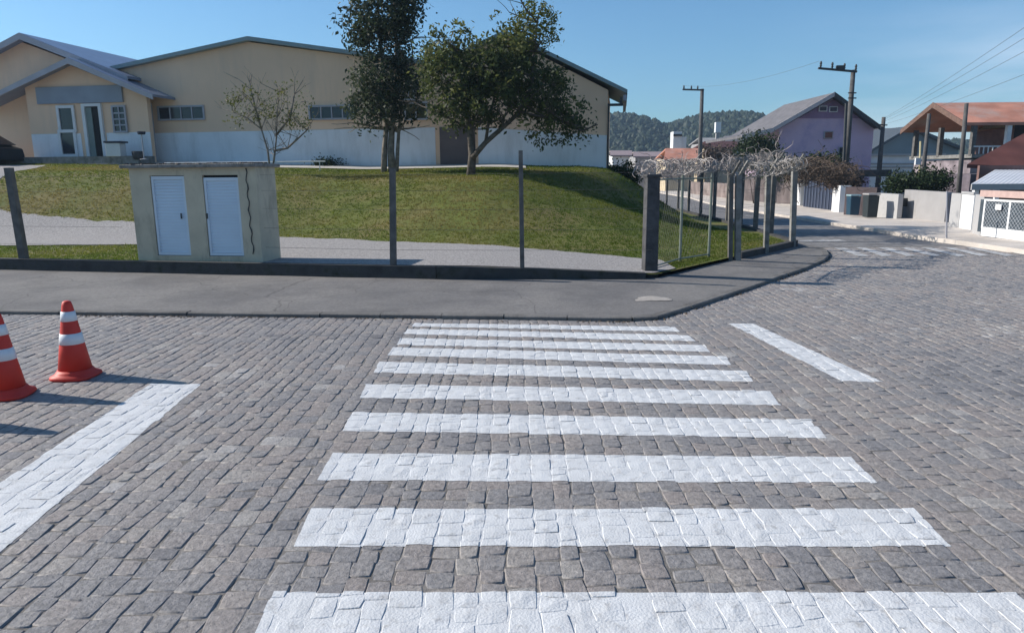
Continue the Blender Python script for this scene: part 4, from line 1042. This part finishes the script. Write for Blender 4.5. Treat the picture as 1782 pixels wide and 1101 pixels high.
t4, tp4 = pole(1603, 335, 1617, 198, 44., .14, .10, 'dark utility pole at the left of the orange roofed house')
t5, tp5 = pole(1668, 340, 1682, 180, 34., .115, .085, 'utility pole standing against the orange roofed house, rightmost of the poles')
t6, tp6 = pole(1601, 340, 1602, 246, 40., .06, .05, 'thin pale yellowish pole above the green bush', group=None)
t6.children[0].data = t6.children[0].data.copy(); t6.children[0].data.materials[0] = mat('yellow_pole', (.40, .36, .22), .8, .1); t6['category'] = 'pole'
pq = PY(1597, 281, 39.9); MB().box(pq, (.28, .12, .36)).build('meter_box', M_WHITE, t6)
def wire(a, b_, sag, r, label, group='overhead wires'):
    a, b_ = Vector(a), Vector(b_); P = []
    for i in range(49):
        t = i/48; p = a.lerp(b_, t); p.z -= sag*4*t*(1-t); P.append(p)
    tag(MB().tube(P, r, 4, False).build('overhead_wire', M_WIRE), label, 'wire', group)
for i, (px, py, rx, ry) in enumerate([(1538, 206, 1840, -20), (1538, 208, 1840, 2), (1537, 212, 1840, 30), (1536, 217, 1860, 70)]):
    wa, wb_ = PY(px, py, 61.8), PY(rx, ry, 20); wire(wa, wa+(wb_-wa)*1.9, .45, .0065, ['topmost', 'second', 'third', 'lowest'][i]+' of the overhead wires rising to the top right corner')
wire(a0+Vector((0, 0, .4)), a0_+Vector((0, 0, .45)), .6, .010, 'thin wire strung between the crossarms of the two tall poles')

# ------------------------------------------------------------------ houses and walls across the side street
def slope(mb, a, b_, c, d, t=.15): mb.slab(a, b_, c, d, t)
# lilac house: gable to the camera, ridge running away
YL = 62.
lh = thing('lilac_house', PY(1430, 310, YL), 'two storey lilac house with dark purple gable boards and grey tiled roof', 'house')
zl = -.9
wl, wr = PY(1352, 300, YL).x, PY(1514, 300, YL).x; ap = PY(1452, 170, YL); er = PY(1514, 212, YL).z; elz = PY(1352, 224, YL).z
b = MB(); b.prism([Vector((wl, YL, zl)), Vector((wr, YL, zl)), Vector((wr, YL, er)), ap, Vector((wl, YL, elz))], Vector((0, 9, 0))); b.build('wall', M_LILAC, lh)
g0 = PY(1388, 206, YL); g1 = PY(1505, 206, YL)
b = MB(); b.prism([g0+Vector((0, -.01, 0)), g1+Vector((0, -.01, 0)), ap+Vector((0, -.01, -.1))], Vector((0, -.06, 0))); b.build('gable_boards', M_LILACD, lh)
A = PY(1452, 161, YL-1); Lf = PY(1343, 224, YL-1); L2 = PY(1290, 236, YL-1); Rt = PY(1532, 219, YL-1); dY = Vector((0, 11, 0))
b = MB(); b.prism([A, Lf, Lf+dY, A+dY], Vector((0, 0, -.2))); b.prism([Lf, L2, L2+dY, Lf+dY], Vector((0, 0, -.2))); b.build('roof', M_TILEG, lh)
b = MB(); b.prism([A, Rt, Rt+dY, A+dY], Vector((0, 0, -.2))); b.build('roof', mat('dark_roof', (.06, .05, .06), .8, .2), lh)
b = MB(); 
for s0, s1 in ((A, Lf), (Lf, L2)): b.prism([s0+Vector((0, -.01, .04)), s1+Vector((0, -.01, .04)), s1+Vector((0, -.01, -.32)), s0+Vector((0, -.01, -.32))], Vector((0, -.08, 0)))
b.build('bargeboard', mat('pale_board', (.5, .46, .46), .8, .1), lh)
b = MB(); b.prism([A+Vector((0, -.01, .04)), Rt+Vector((0, -.01, .04)), Rt+Vector((0, -.01, -.35)), A+Vector((0, -.01, -.35))], Vector((0, -.08, 0))); b.build('bargeboard', M_STEEL, lh)
def wbox(parent, px0, py0, px1, py1, Y, m=M_GLASS, d=.12, name='window'):
    a, c = PY(px0, py0, Y), PY(px1, py1, Y)
    fr_ = MB().box(((a.x+c.x)/2, Y-d/2-.003, (a.z+c.z)/2), (c.x-a.x+.14, d, a.z-c.z+.14)).build(name, M_TRIM if m is M_GLASS else M_WHITE, parent)
    MB().box(((a.x+c.x)/2, Y-d-.012, (a.z+c.z)/2), (c.x-a.x, .02, a.z-c.z)).build('pane', m, fr_)
    return fr_
LG = mat('dark_purple_glass', (.05, .04, .07), .3, .2)
wbox(lh, 1435, 230, 1447, 240, YL); wbox(lh, 1426, 186, 1437, 193, YL-.07, LG); wbox(lh, 1444, 187, 1455, 194, YL-.07, LG); wbox(lh, 1460, 257, 1465, 272, YL)
b = MB(); q0, q1 = PY(1350, 290, YL-.1), PY(1362, 236, YL-.1); 
for i in range(5): b.box((PY(1353, 0, YL).x+.2, YL-.15, lerp(q0.z, q1.z, i/5)), (.5, .15, .35))
b.build('corner_stones', M_WHITE, lh)
ps = PY(1315, 290, 56.); ps.z = -.75
shrub('shrub', ps, [bl(1316, 258, 56, 28, 1.5, 26), bl(1335, 275, 56, 20, 1.2, 22), bl(1300, 272, 56, 18, 1., 20)], 'dark bush under the left eave of the lilac house', 110, 40, .6, .13, LM_SHRUB)
ps = PY(1400, 300, 50.); ps.z = -.7
shrub('hedge', ps, [bl(1385, 292, 50, 40, 1., 14), bl(1435, 288, 50, 40, 1., 14), bl(1350, 296, 50, 30, 1., 10)], 'dark hedge at the foot of the lilac house', 130, 40, .5, .12, LM_SHRUB, 'hedge')
ps = PY(1475, 320, 40.); ps.z = -.5
shrub('shrub', ps, [bl(1468, 312, 38, 28, 1., 16), bl(1440, 304, 38, 24, .8, 12)], 'brown dead bush behind the street wall near the tall pole', 90, 36, .4, .09, LM_BROWN)

# right-hand house: ridge along x, gable end to the left
Yf, Ym, Yb = 45., 48.6, 52.; X0 = PY(1706, 213, Yf).x
oh = thing('orange_roof_house', (X0+6, Ym, -.7), 'two storey house with weathered orange tiled roof and covered verandah', 'house')
zr, ze_ = PY(1650, 179, Ym).z, PY(1708, 213, Yf).z; X1 = X0+24
ov = .9; f = (zr-ze_)/(Ym-Yf)
eF = Vector((X0-ov, Yf, ze_)); eB = Vector((X0-ov, Yb+.3, zr-(Yb+.3-Ym)*f)); rg = Vector((X0-ov, Ym, zr)); dX = Vector((24, 0, 0))
b = MB(); b.prism([eF, rg, rg+dX, eF+dX], Vector((0, 0, -.18))); b.build('roof', M_TILEO, oh)
b = MB(); b.prism([eB, rg, rg+dX, eB+dX], Vector((0, 0, -.18))); b.build('roof', M_TILEO, oh)
b = MB(); 
for e in (eF, eB): b.prism([e+Vector((-.01, 0, .03)), rg+Vector((-.01, 0, .03)), rg+Vector((-.01, 0, -.3)), e+Vector((-.01, 0, -.3))], Vector((-.06, 0, 0)))
b.build('bargeboard', mat('brown_board', (.16, .10, .08), .8, .2), oh)
xw = X0+4.2
b = MB(); b.box(((xw+X1)/2, (Yf+Yb)/2+.6, (ze_-.7)/2-.1), (X1-xw, Yb-Yf-1.4, ze_+.5)); b.build('wall', M_BRICK, oh)
b = MB(); b.prism([Vector((xw-.01, Yf+1.3, ze_-.1)), Vector((xw-.01, Yb-.2, ze_-.1)), Vector((xw-.01, Ym, zr-.35))], Vector((.2, 0, 0))); b.build('gable_wall', mat('mustard_boards', (.22, .18, .10), .85, .2), oh)
fl = PY(1700, 268, Yf).z
b = MB(); b.box((X0+2, (Yf+Yb)/2, fl-.12), (4.6, Yb-Yf, .22)); b.build('balcony_floor', M_CONC, oh)
b = MB(); b.box((X0+2, (Yf+Yb)/2, (fl-.9)/2-.12), (4.2, Yb-Yf-.6, fl+.5)); b.build('ground_floor_wall', mat('stone_wall_mauve', (.26, .22, .24), .9, .35, 1.6, .5, 4.), oh)
for (x, y) in ((X0-.2, Yf+.2), (X0+1.9, Yf+.2), (X0+4.1, Yf+.2), (X0-.2, Yb-.4), (X0-.2, Ym)):
    MB().box((x, y, (fl+ze_)/2-.1), (.26, .26, ze_-fl-.02)).build('column', M_WHITE if x > X0 else M_POST, oh)
b = MB(); b.box((X0+2, Yf+.1, fl+.45), (4.4, .08, .08)); 
for k in range(16): b.box((X0-.1+k*.28, Yf+.1, fl+.22), (.05, .05, .42))
b.build('railing', M_WHITE, oh)
for (xa, xb_) in ((X0+1.0, X0+1.9), (X0+2.6, X0+3.6)):
    pass
MB().box((xw-.03, Yf+2.4, fl+1.1), (.06, 1.1, 2.1)).build('door', M_DARK, oh)
MB().box((xw+2.5, Yf+1.27, fl+1.2), (1.3, .06, 1.1)).build('window', M_GLASS, oh)
# lower brown-red roofed house in front
Yr = 36.; lr = thing('brown_roof_house', PY(1750, 320, Yr), 'low house with dark red brown tiled roof below the orange roofed house', 'house')
a, b_, c, d = PY(1683, 286, Yr), PY(1840, 300, Yr-.5), PY(1860, 205, Yr+6), PY(1800, 226, Yr+6)
b = MB(); b.prism([a, PY(1830, 292, Yr), PY(1870, 206, Yr+5), PY(1815, 214, Yr+5)], Vector((0, 0, -.18))); b.build('roof', M_TILEB, lr)
b = MB(); aa = PY(1692, 300, Yr+.4); cc = PY(1860, 300, Yr+.4); b.box(((aa.x+cc.x)/2, Yr+2.2, .45), (cc.x-aa.x, 3.4, 2.3)); b.build('wall', mat('dark_stone_wall', (.14, .12, .14), .9, .3, 2., .4, 6.), lr)
# corrugated carport
Yc = 27.; cp = thing('carport', PY(1740, 330, Yc), 'open carport with pale corrugated sheet roof behind the mesh gate', 'carport')
b = MB(); a = PY(1690, 320, Yc); c = PY(1850, 321, Yc); t_ = PY(1735, 293, Yc+5); t2_ = PY(1880, 293, Yc+5)
n = 40
for i in range(n+1):
    u = i/n; z = .006*(1 if i % 2 else -1)
    p, q = a.lerp(c, u), t_.lerp(t2_, u); b.v += [(p.x, p.y, p.z+z), (q.x, q.y, q.z+z), (q.x, q.y, q.z+z-.03), (p.x, p.y, p.z+z-.03)]
for i in range(n):
    k = 4*i; b.f += [(k, k+4, k+5, k+1), (k+3, k+2, k+6, k+7), (k, k+3, k+7, k+4), (k+1, k+5, k+6, k+2)]
b.build('roof', M_SHEET, cp)
b = MB(); b.box(((a.x+c.x)/2, Yc-.03, a.z-.12), (c.x-a.x, .06, .22)); b.build('fascia', M_GREYWL, cp)
for px in (1698, 1734, 1800):
    q = PY(px, 330, Yc+.1); MB().box((q.x, q.y, (a.z-.25)/2-.05), (.16, .16, a.z+.0)).build('post', M_WHITE, cp)
b = MB(); q0 = PY(1700, 340, Yc+4.5); q1 = PY(1870, 340, Yc+4.5); b.box(((q0.x+q1.x)/2, Yc+4.6, .9), (q1.x-q0.x, .15, 2.2)); b.build('back_wall', M_BRICK, cp)

# street wall pieces: each measured base point on the pavement level
def wpiece(name, px0, pyb0, px1, pyb1, ht, m, label, cat, th=.18, group=None):
    a, c = GP(px0, pyb0, .12), GP(px1, pyb1, .12); t = thing(name, a, label, cat, group)
    return t, a, c
def panel(mb, a, c, z0, z1, th=.16, off=0.):
    a2, c2 = Vector((a.x, a.y)), Vector((c.x, c.y)); d = (c2-a2).normalized(); n_ = Vector((d.y, -d.x)); 
    if n_.dot(-a2) < 0: n_ = -n_
    A_, C_2 = a2+n_*off, c2+n_*off; B_, D_ = A_-n_*th, C_2-n_*th
    mb.add([(A_.x, A_.y, z0), (C_2.x, C_2.y, z0), (D_.x, D_.y, z0), (B_.x, B_.y, z0), (A_.x, A_.y, z1), (C_2.x, C_2.y, z1), (D_.x, D_.y, z1), (B_.x, B_.y, z1)],
           [(0, 3, 2, 1), (4, 5, 6, 7), (0, 1, 5, 4), (1, 2, 6, 5), (2, 3, 7, 6), (3, 0, 4, 7)])
def htof(px, py, a): # height of pixel above point a's depth
    return PY(px, py, a.y).z
# 1 mesh gate with notice
a, c = GP(1706, 412, .12), GP(1800, 422, .12)
mg = thing('mesh_gate', a, 'metal gate with diamond mesh, white lower panel and small white notice', 'gate')
z0 = a.z+.03; zt = htof(1706, 346, a); zm = htof(1706, 397, a)
b = MB(); panel(b, a, c, z0, zm-.0, .05); b.build('lower_panel', M_WHITE, mg)
b = MB(); d = (c-a); L = Vector((d.x, d.y)).length; dn = Vector((d.x, d.y, 0)).normalized()
for s0, s1, za, zb in ((0, L, zt-.05, zt), (0, .06, zm, zt-.05), (L-.06, L, zm, zt-.05), (L*.5-.03, L*.5+.03, zm, zt-.05)):
    p, q = a+dn*s0, a+dn*s1; panel(b, p, q, za, zb, .06, .01)
panel(b, a, c, zm, zm+.04, .06, .012)
b.build('frame', M_WHITE, mg)
b = MB(); hh = zt-zm-.09
k = -hh
while k < L:
    for sg in (1, -1):
        s0, s1 = k, k+hh; za, zb = (zm+.04, zt-.05) if sg == 1 else (zt-.05, zm+.04)
        if s0 < 0: za = za+(zb-za)*(-s0/hh); s0 = 0
        if s1 > L: zb = za+(zb-za)*((L-s0)/(s1-s0)); s1 = L
        b.tube([(a.x+dn.x*s0, a.y+dn.y*s0-.02, za), (a.x+dn.x*s1, a.y+dn.y*s1-.02, zb)], .006, 4, False)
    k += .115
b.build('mesh', mat('mesh_grey', (.36, .39, .43), .6, .1), mg)
b = MB(); panel(b, a+Vector((0, .16, 0)), c+Vector((0, .16, 0)), z0+.1, zt-.02, .02); b.build('backing', mat('gate_backing', (.06, .08, .10), .8, .2), mg)
p, q = a+dn*L*.26, a+dn*L*.37; b = MB(); panel(b, p, q, htof(1730, 365, p), htof(1730, 355, p), .02, .05); b.build('notice', M_WHITE, mg)
b = MB(); panel(b, a+Vector((0, .22, 0)), c+Vector((0, .22, 0)), zt+.05, zt+.22, .1); b.build('brick_cap', mat('pink_cap', (.5, .36, .33), .8, .1), mg)
# pillar, white door, pillar left of the gate
def simple_wall(px0, pb0, px1, pb1, pt, m, name, label, cat, group=None, th=.2, off=0.):
    a, c = GP(px0, pb0, .12), GP(px1, pb1, .12); zt = htof(px0, pt, a); b = MB(); panel(b, a, c, a.z-.15, zt, th, off); o = b.build(name, m); tag(o, label, cat, group); return a, c, zt
simple_wall(1690, 405, 1705, 411, 338, M_GREYWL, 'gate_pillar', 'pale grey gate pillar between the white door and the mesh gate', 'pillar')
a, c = GP(1668, 397, .12), GP(1689, 401, .12); zt = htof(1668, 337, a)
wd = thing('white_door', a, 'narrow white pedestrian door in the street wall', 'door')
b = MB(); panel(b, a, c, a.z, zt, .06); b.build('leaf', M_WHITE, wd); b = MB(); panel(b, a, c, zt+.005, zt+.07, .14, .03); b.build('lintel', M_GREYWL, wd)
simple_wall(1650, 395, 1667, 397, 336, M_GREYWL, 'gate_pillar', 'pale grey pillar left of the narrow white door', 'pillar')
simple_wall(1570, 379, 1643, 387, 330, M_GREYW, 'garden_wall', 'smooth grey garden wall between the dark gap and the letter box', 'wall')
simple_wall(1523, 378, 1560, 381, 336, M_GREYWL, 'garden_wall', 'pale whitish garden wall section with cream lower half', 'wall')
a, c = GP(1523, 379, .12), GP(1560, 382, .12); b = MB(); 
simple_wall(1561, 380, 1570, 380, 345, M_STEEL, 'dark_gate', 'narrow dark metal gate between the two garden walls', 'gate')
simple_wall(1644, 384, 1649, 388, 336, M_NAVY, 'dark_gate', 'narrow dark gap gate right of the smooth grey garden wall', 'gate')
a = GP(1576, 379, .12); q = PY(1577, 352, a.y-.3); tag(MB().box((q.x, q.y, q.z), (.28, .14, .34)).build('letter_box', M_STEEL, bevel=.01), 'small dark letter box on the left end of the grey garden wall', 'letter box')
a = GP(1647, 414, .12); q = PY(1648, 333, a.y); tag(MB().tube([a, q], .022, 6).build('thin_pole', M_TRIM), 'thin bare metal pole on the pavement before the narrow white door', 'pole')
simple_wall(1200, 337, 1290, 348, 316, mat('brown_grey_wall', (.20, .16, .15), .9, .25, 1., dirt=(.30, .26, .24), dscale=.5), 'garden_wall', 'long brownish wall far down the side street behind the dark fence posts', 'wall')
simple_wall(1292, 349, 1380, 356, 306, mat('dark_mauve_wall', (.12, .10, .10), .9, .3, 1.), 'garden_wall', 'dark mauve brown wall left of the garage with white pillars', 'wall')
# dark wall, bins
simple_wall(1468, 374, 1522, 377, 325, mat('dark_brown_wall', (.07, .055, .06), .85, .2, 2.), 'garden_wall', 'dark brown street wall right of the tall utility pole', 'wall')
p = GP(1513, 380, .12); bn = thing('wheelie_bin', p, 'dark green wheeled bin standing before the dark brown wall', 'bin')
MB().box((p.x, p.y, p.z+.5), (.42, .45, .9), 0, 1.12).build('bin_body', mat('bin_dark', (.03, .04, .045), .6, .1), bn, bevel=.03)
MB().box((p.x, p.y, p.z+1.0), (.5, .55, .07)).build('lid', M_GREYW, bn, bevel=.02)
p = GP(1483, 377, .12); bn = thing('wheelie_bin', p, 'blue wheeled bin standing near the tall utility pole', 'bin')
MB().box((p.x, p.y, p.z+.48), (.4, .4, .8), 0, 1.12).build('bin_body', M_BLUE, bn, bevel=.03)
MB().box((p.x, p.y, p.z+.93), (.48, .48, .07)).build('lid', mat('bin_lid_pale', (.25, .38, .42), .6, .1), bn, bevel=.02)
# garage with white pillars and dark gate
a, c = GP(1398, 360, .12), GP(1446, 366, .12)
gg = thing('garage_front', a, 'dark garage gate between two white pillars under the dead creeper', 'garage')
zt = htof(1398, 306, a)
b = MB(); panel(b, a, c, a.z-.1, zt, .12); b.build('gate', M_NAVY, gg)
b = MB(); 
L = (c-a).length
for i in range(9):
    p, q = a.lerp(c, i/9+.01), a.lerp(c, i/9+.035); panel(b, p, q, a.z+.05, zt-.1, .03, .035)
b.build('gate_ribs', mat('navy_rib', (.07, .09, .14), .5, .1), gg)
for (x0, y0, x1, y1, t0) in ((1383, 356, 1395, 358, 310), (1450, 368, 1463, 370, 322)):
    p, q = GP(x0, y0, .12), GP(x1, y1, .12); b = MB(); panel(b, p, q, p.z-.1, htof(x0, t0, p), .5, .1); b.build('pillar', M_WHITE, gg)
b = MB(); panel(b, GP(1378, 358, .12), GP(1466, 369, .12), zt, zt+.35, 2.5, .3); b.build('canopy', M_CONCD, gg)
# pale sheet roofed sheds and grey gabled shed behind
Yw = 80.
sd = thing('sheet_shed', PY(1550, 300, Yw), 'long low shed clad in pale horizontal metal sheets right of the lilac house', 'shed')
a, c = PY(1476, 272, Yw), PY(1640, 272, Yw)
b = MB(); b.box(((a.x+c.x)/2, Yw+4, (a.z-.8)/2), (c.x-a.x, 8, a.z+.8)); b.build('wall', M_SHEET, sd)
b = MB()
for py in (285, 291, 300): 
    q0, q1 = PY(1476, py, Yw-.1), PY(1640, py, Yw-.1); b.tube([q0, q1], .09, 4)
b.build('seams', M_GREYW, sd)
b = MB(); b.box(((a.x+c.x)/2, Yw+4, a.z+.1), (c.x-a.x+.4, 8.6, .2)); b.build('roof', M_GREYWL, sd)
Yg = 92.
gs = thing('grey_shed', PY(1590, 300, Yg), 'grey hall with low dark gable rising behind the pale sheet shed', 'shed')
pL, pA, pR = PY(1512, 262, Yg), PY(1580, 222, Yg), PY(1668, 258, Yg)
b = MB(); b.prism([Vector((pL.x+.5, Yg, -1)), Vector((pR.x, Yg, -1)), Vector((pR.x, Yg, pR.z)), pA, Vector((pL.x+.5, Yg, pL.z))], Vector((0, 20, 0))); b.build('wall', mat('blue_grey_cladding', (.20, .25, .28), .7, .1, .4), gs)
b = MB(); o_ = Vector((0, -.8, .15)); dd = Vector((0, 21, 0))
b.prism([pL+o_, pA+o_, pA+o_+dd, pL+o_+dd], Vector((0, 0, -.35))); b.prism([pA+o_, pR+o_, pR+o_+dd, pA+o_+dd], Vector((0, 0, -.35))); b.build('roof', mat('dark_grey_sheet', (.07, .085, .10), .6, .1), gs)
Yk = 100.
ks = thing('low_house', PY(1535, 260, Yk), 'white walled low house with grey roof peeping over between lilac house and grey hall', 'house')
pL, pA, pR = PY(1500, 258, Yk), PY(1520, 224, Yk), PY(1600, 226, Yk)
b = MB(); b.box(((PY(1513, 260, Yk).x+PY(1570, 260, Yk).x)/2, Yk+4, 2.0), (5, 8, 6.6)); b.build('wall', M_WHITE, ks)
b = MB(); b.prism([PY(1510, 262, Yk-1), PY(1560, 258, Yk-1), PY(1600, 222, Yk+5), PY(1516, 224, Yk+5)], Vector((0, 0, -.2))); b.build('roof', M_TILEG, ks)
ps = PY(1600, 340, 36.); ps.z = -.3
shrub('bush', ps, [bl(1585, 318, 36, 30, 1., 16), bl(1620, 316, 36, 26, 1., 18), bl(1560, 324, 36, 20, .8, 10)], 'leafy green bush behind the grey garden wall', 150, 40, .4, .085, LM_SHRUB, 'bush')

# red roofed houses beyond
def small_house(px0, px1, py_r, py_e, py_b, Y, mr_, mw, name, label, cat='house', dep=7., gp=None, hip=.0):
    a, c = PY(px0, py_e, Y), PY(px1, py_e, Y); r0, r1 = PY(px0+ (px1-px0)*hip, py_r, Y+dep/2), PY(px1-(px1-px0)*hip*.3, py_r, Y+dep/2)
    zb_ = -1.2; t = thing(name, (a.x, Y, zb_), label, cat, gp)
    b = MB(); b.box(((a.x+c.x)/2, Y+dep/2, (zb_+a.z)/2), (c.x-a.x-.8, dep-.8, a.z-zb_)); b.build('wall', mw, t)
    back = Vector((0, dep, 0)); b = MB(); b.prism([a, c, r1, r0], Vector((0, 0, -.2))); b.prism([a+back, r0, r1, c+back], Vector((0, 0, -.2))); b.build('roof', mr_, t)
    return t
hA = small_house(1155, 1216, 258, 277, 300, 95., M_TILEO, M_CREAM, 'red_tile_house', 'low house with plain orange red tiled roof left of the slim far pole', hip=.06)
hA2 = thing('white_tower', PY(1184, 280, 108.), 'small white stepped tower block rising behind the orange red roof', 'building')
a, c = PY(1171, 262, 108.), PY(1187, 229, 108.); MB().box(((a.x+c.x)/2, 109, c.z/2), (c.x-a.x, 2, c.z)).build('wall', M_WHITE, hA2)
a, c = PY(1187, 262, 108.), PY(1196, 238, 108.); MB().box(((a.x+c.x)/2, 109.2, c.z/2), (c.x-a.x, 1.6, c.z)).build('stair_wall', M_WHITE, hA2)
a, c = PY(1172, 233, 107.9), PY(1187, 238, 107.9); MB().box(((a.x+c.x)/2, 107.9, a.z-.2), (c.x-a.x, .2, .3)).build('window', M_STEEL, hA2)
hB = small_house(1226, 1284, 246, 256, 300, 100., mat('dark_red_roof', (.09, .04, .04), .8, .2), M_CREAM, 'cream_house', 'cream house under a dark red roof right of the slim far pole')
wbox(hB, 1240, 262, 1247, 270, 100.4); wbox(hB, 1262, 262, 1269, 270, 100.4)
wt = thing('water_tank', PY(1249, 245, 112.), 'small white water tank on a frame above the cream house roof', 'water tank')
q = PY(1249, 222, 112.); MB().box(q, (.8, .8, 1.5)).build('tank', M_WHITE, wt); b = MB(); b.box((q.x, q.y, (q.z-.8)/2), (.5, .5, q.z-.8)); b.build('stand', M_GREYW, wt)
small_house(1262, 1300, 236, 250, 300, 118., M_TILEG, M_GREYW, 'grey_house', 'blue grey house front right of the white water tank')
small_house(1062, 1100, 262, 270, 300, 105., mat('pinkish_roof', (.30, .24, .25), .8, .1), M_WHITE, 'pale_house', 'pale house just right of the hall corner below the hills')
small_house(1102, 1152, 264, 272, 300, 112., mat('pinkish_roof', (.30, .24, .25), .8, .1), M_GREYW, 'long_low_house', 'long low greyish house left of the orange red roof')
small_house(1215, 1262, 240, 250, 300, 130., M_GREYW, M_GREYW, 'grey_roof_house', 'grey flat looking roof behind the slim far pole')
pz = PY(1240, 270, 90.); pz.z = -1
shrub('bush', pz, [bl(1238, 268, 90, 16, 1.5, 16), bl(1262, 275, 90, 18, 1.5, 14)], 'brownish green bush before the cream house', 70, 30, .7, .18, LM_BROWN)

# ------------------------------------------------------------------ wooded hills
HP = [(-600, 30), (-200, 34), (-60, 34), (20, 31), (50, 31.5), (66, 31), (84, 25), (104, 30.5), (126, 32), (140, 27), (175, 20), (300, 12), (700, 16)]
hb = MB(); NXh, NYh = 260, 24
def hz_(x, y):
    k = smooth((y-300)/110.); return -1+k*(interp(HP, x*400/max(410, 410))+2.5*nz2(x, y, .02, 1)+1)*(1-.1*smooth((y-420)/200))
for j in range(NYh+1):
    for i in range(NXh+1):
        x = lerp(-500, 650, i/NXh); y = lerp(298, 520, j/NYh); hb.v.append((x, y, hz_(x, y)))
for j in range(NYh):
    for i in range(NXh): hb.f.append((j*(NXh+1)+i, j*(NXh+1)+i+1, (j+1)*(NXh+1)+i+1, (j+1)*(NXh+1)+i))
struct(hb.build('hills', M_HILL, smooth=True))
LM_HILL = leafmat('hill_canopy', (.016, .028, .016), (.022, .036, .02), (.03, .046, .025), .0)
fo = MB(); tn = []
ico = [(0, 0, 1)]+[(cos(a)*.9, sin(a)*.9, .35) for a in [i*pi/3 for i in range(6)]]+[(cos(a)*1., sin(a)*1., -.4) for a in [i*pi/3+.5 for i in range(6)]]
icf = [(0, 1+i, 1+(i+1) % 6) for i in range(6)]+[(1+i, 7+i, 1+(i+1) % 6) for i in range(6)]+[(7+i, 7+(i+1) % 6, 1+(i+1) % 6) for i in range(6)]
for i in range(12000):
    y = rnd.uniform(310, 440); x = rnd.uniform(-60, 330) if rnd.random() < .9 else rnd.uniform(-400, 600)
    s = rnd.uniform(1.0, 2.4); z = hz_(x, y)+s*.2; a = rnd.uniform(0, 6)
    fo.add([(x+(p[0]*cos(a)-p[1]*sin(a))*s*rnd.uniform(.7, 1.2), y+(p[0]*sin(a)+p[1]*cos(a))*s, z+p[2]*s*rnd.uniform(.8, 1.3)) for p in ico], icf); t0 = rnd.random(); tn += [min(1, max(0, t0+rnd.gauss(0, .15))) for _ in icf]
o = fo.build('forest', LM_HILL, tone=tn); o['kind'] = 'stuff'; tag(o, 'far dark wood covering the hills', 'forest')

# haze: even air round the scene
hz = MB(); hz.box((50, 290, 40), (2400, 900, 90)); 
m = bpy.data.materials.new('air'); m.use_nodes = True; m.node_tree.nodes.clear()
oo = m.node_tree.nodes.new('ShaderNodeOutputMaterial'); vv = m.node_tree.nodes.new('ShaderNodeVolumePrincipled'); vv.inputs['Color'].default_value = (.55, .75, .98, 1); vv.inputs['Density'].default_value = .0005; vv.inputs['Anisotropy'].default_value = .2
m.node_tree.links.new(vv.outputs[0], oo.inputs['Volume'])
o = hz.build('haze', m); o['kind'] = 'stuff'; tag(o, 'thin blue haze in the air', 'haze')
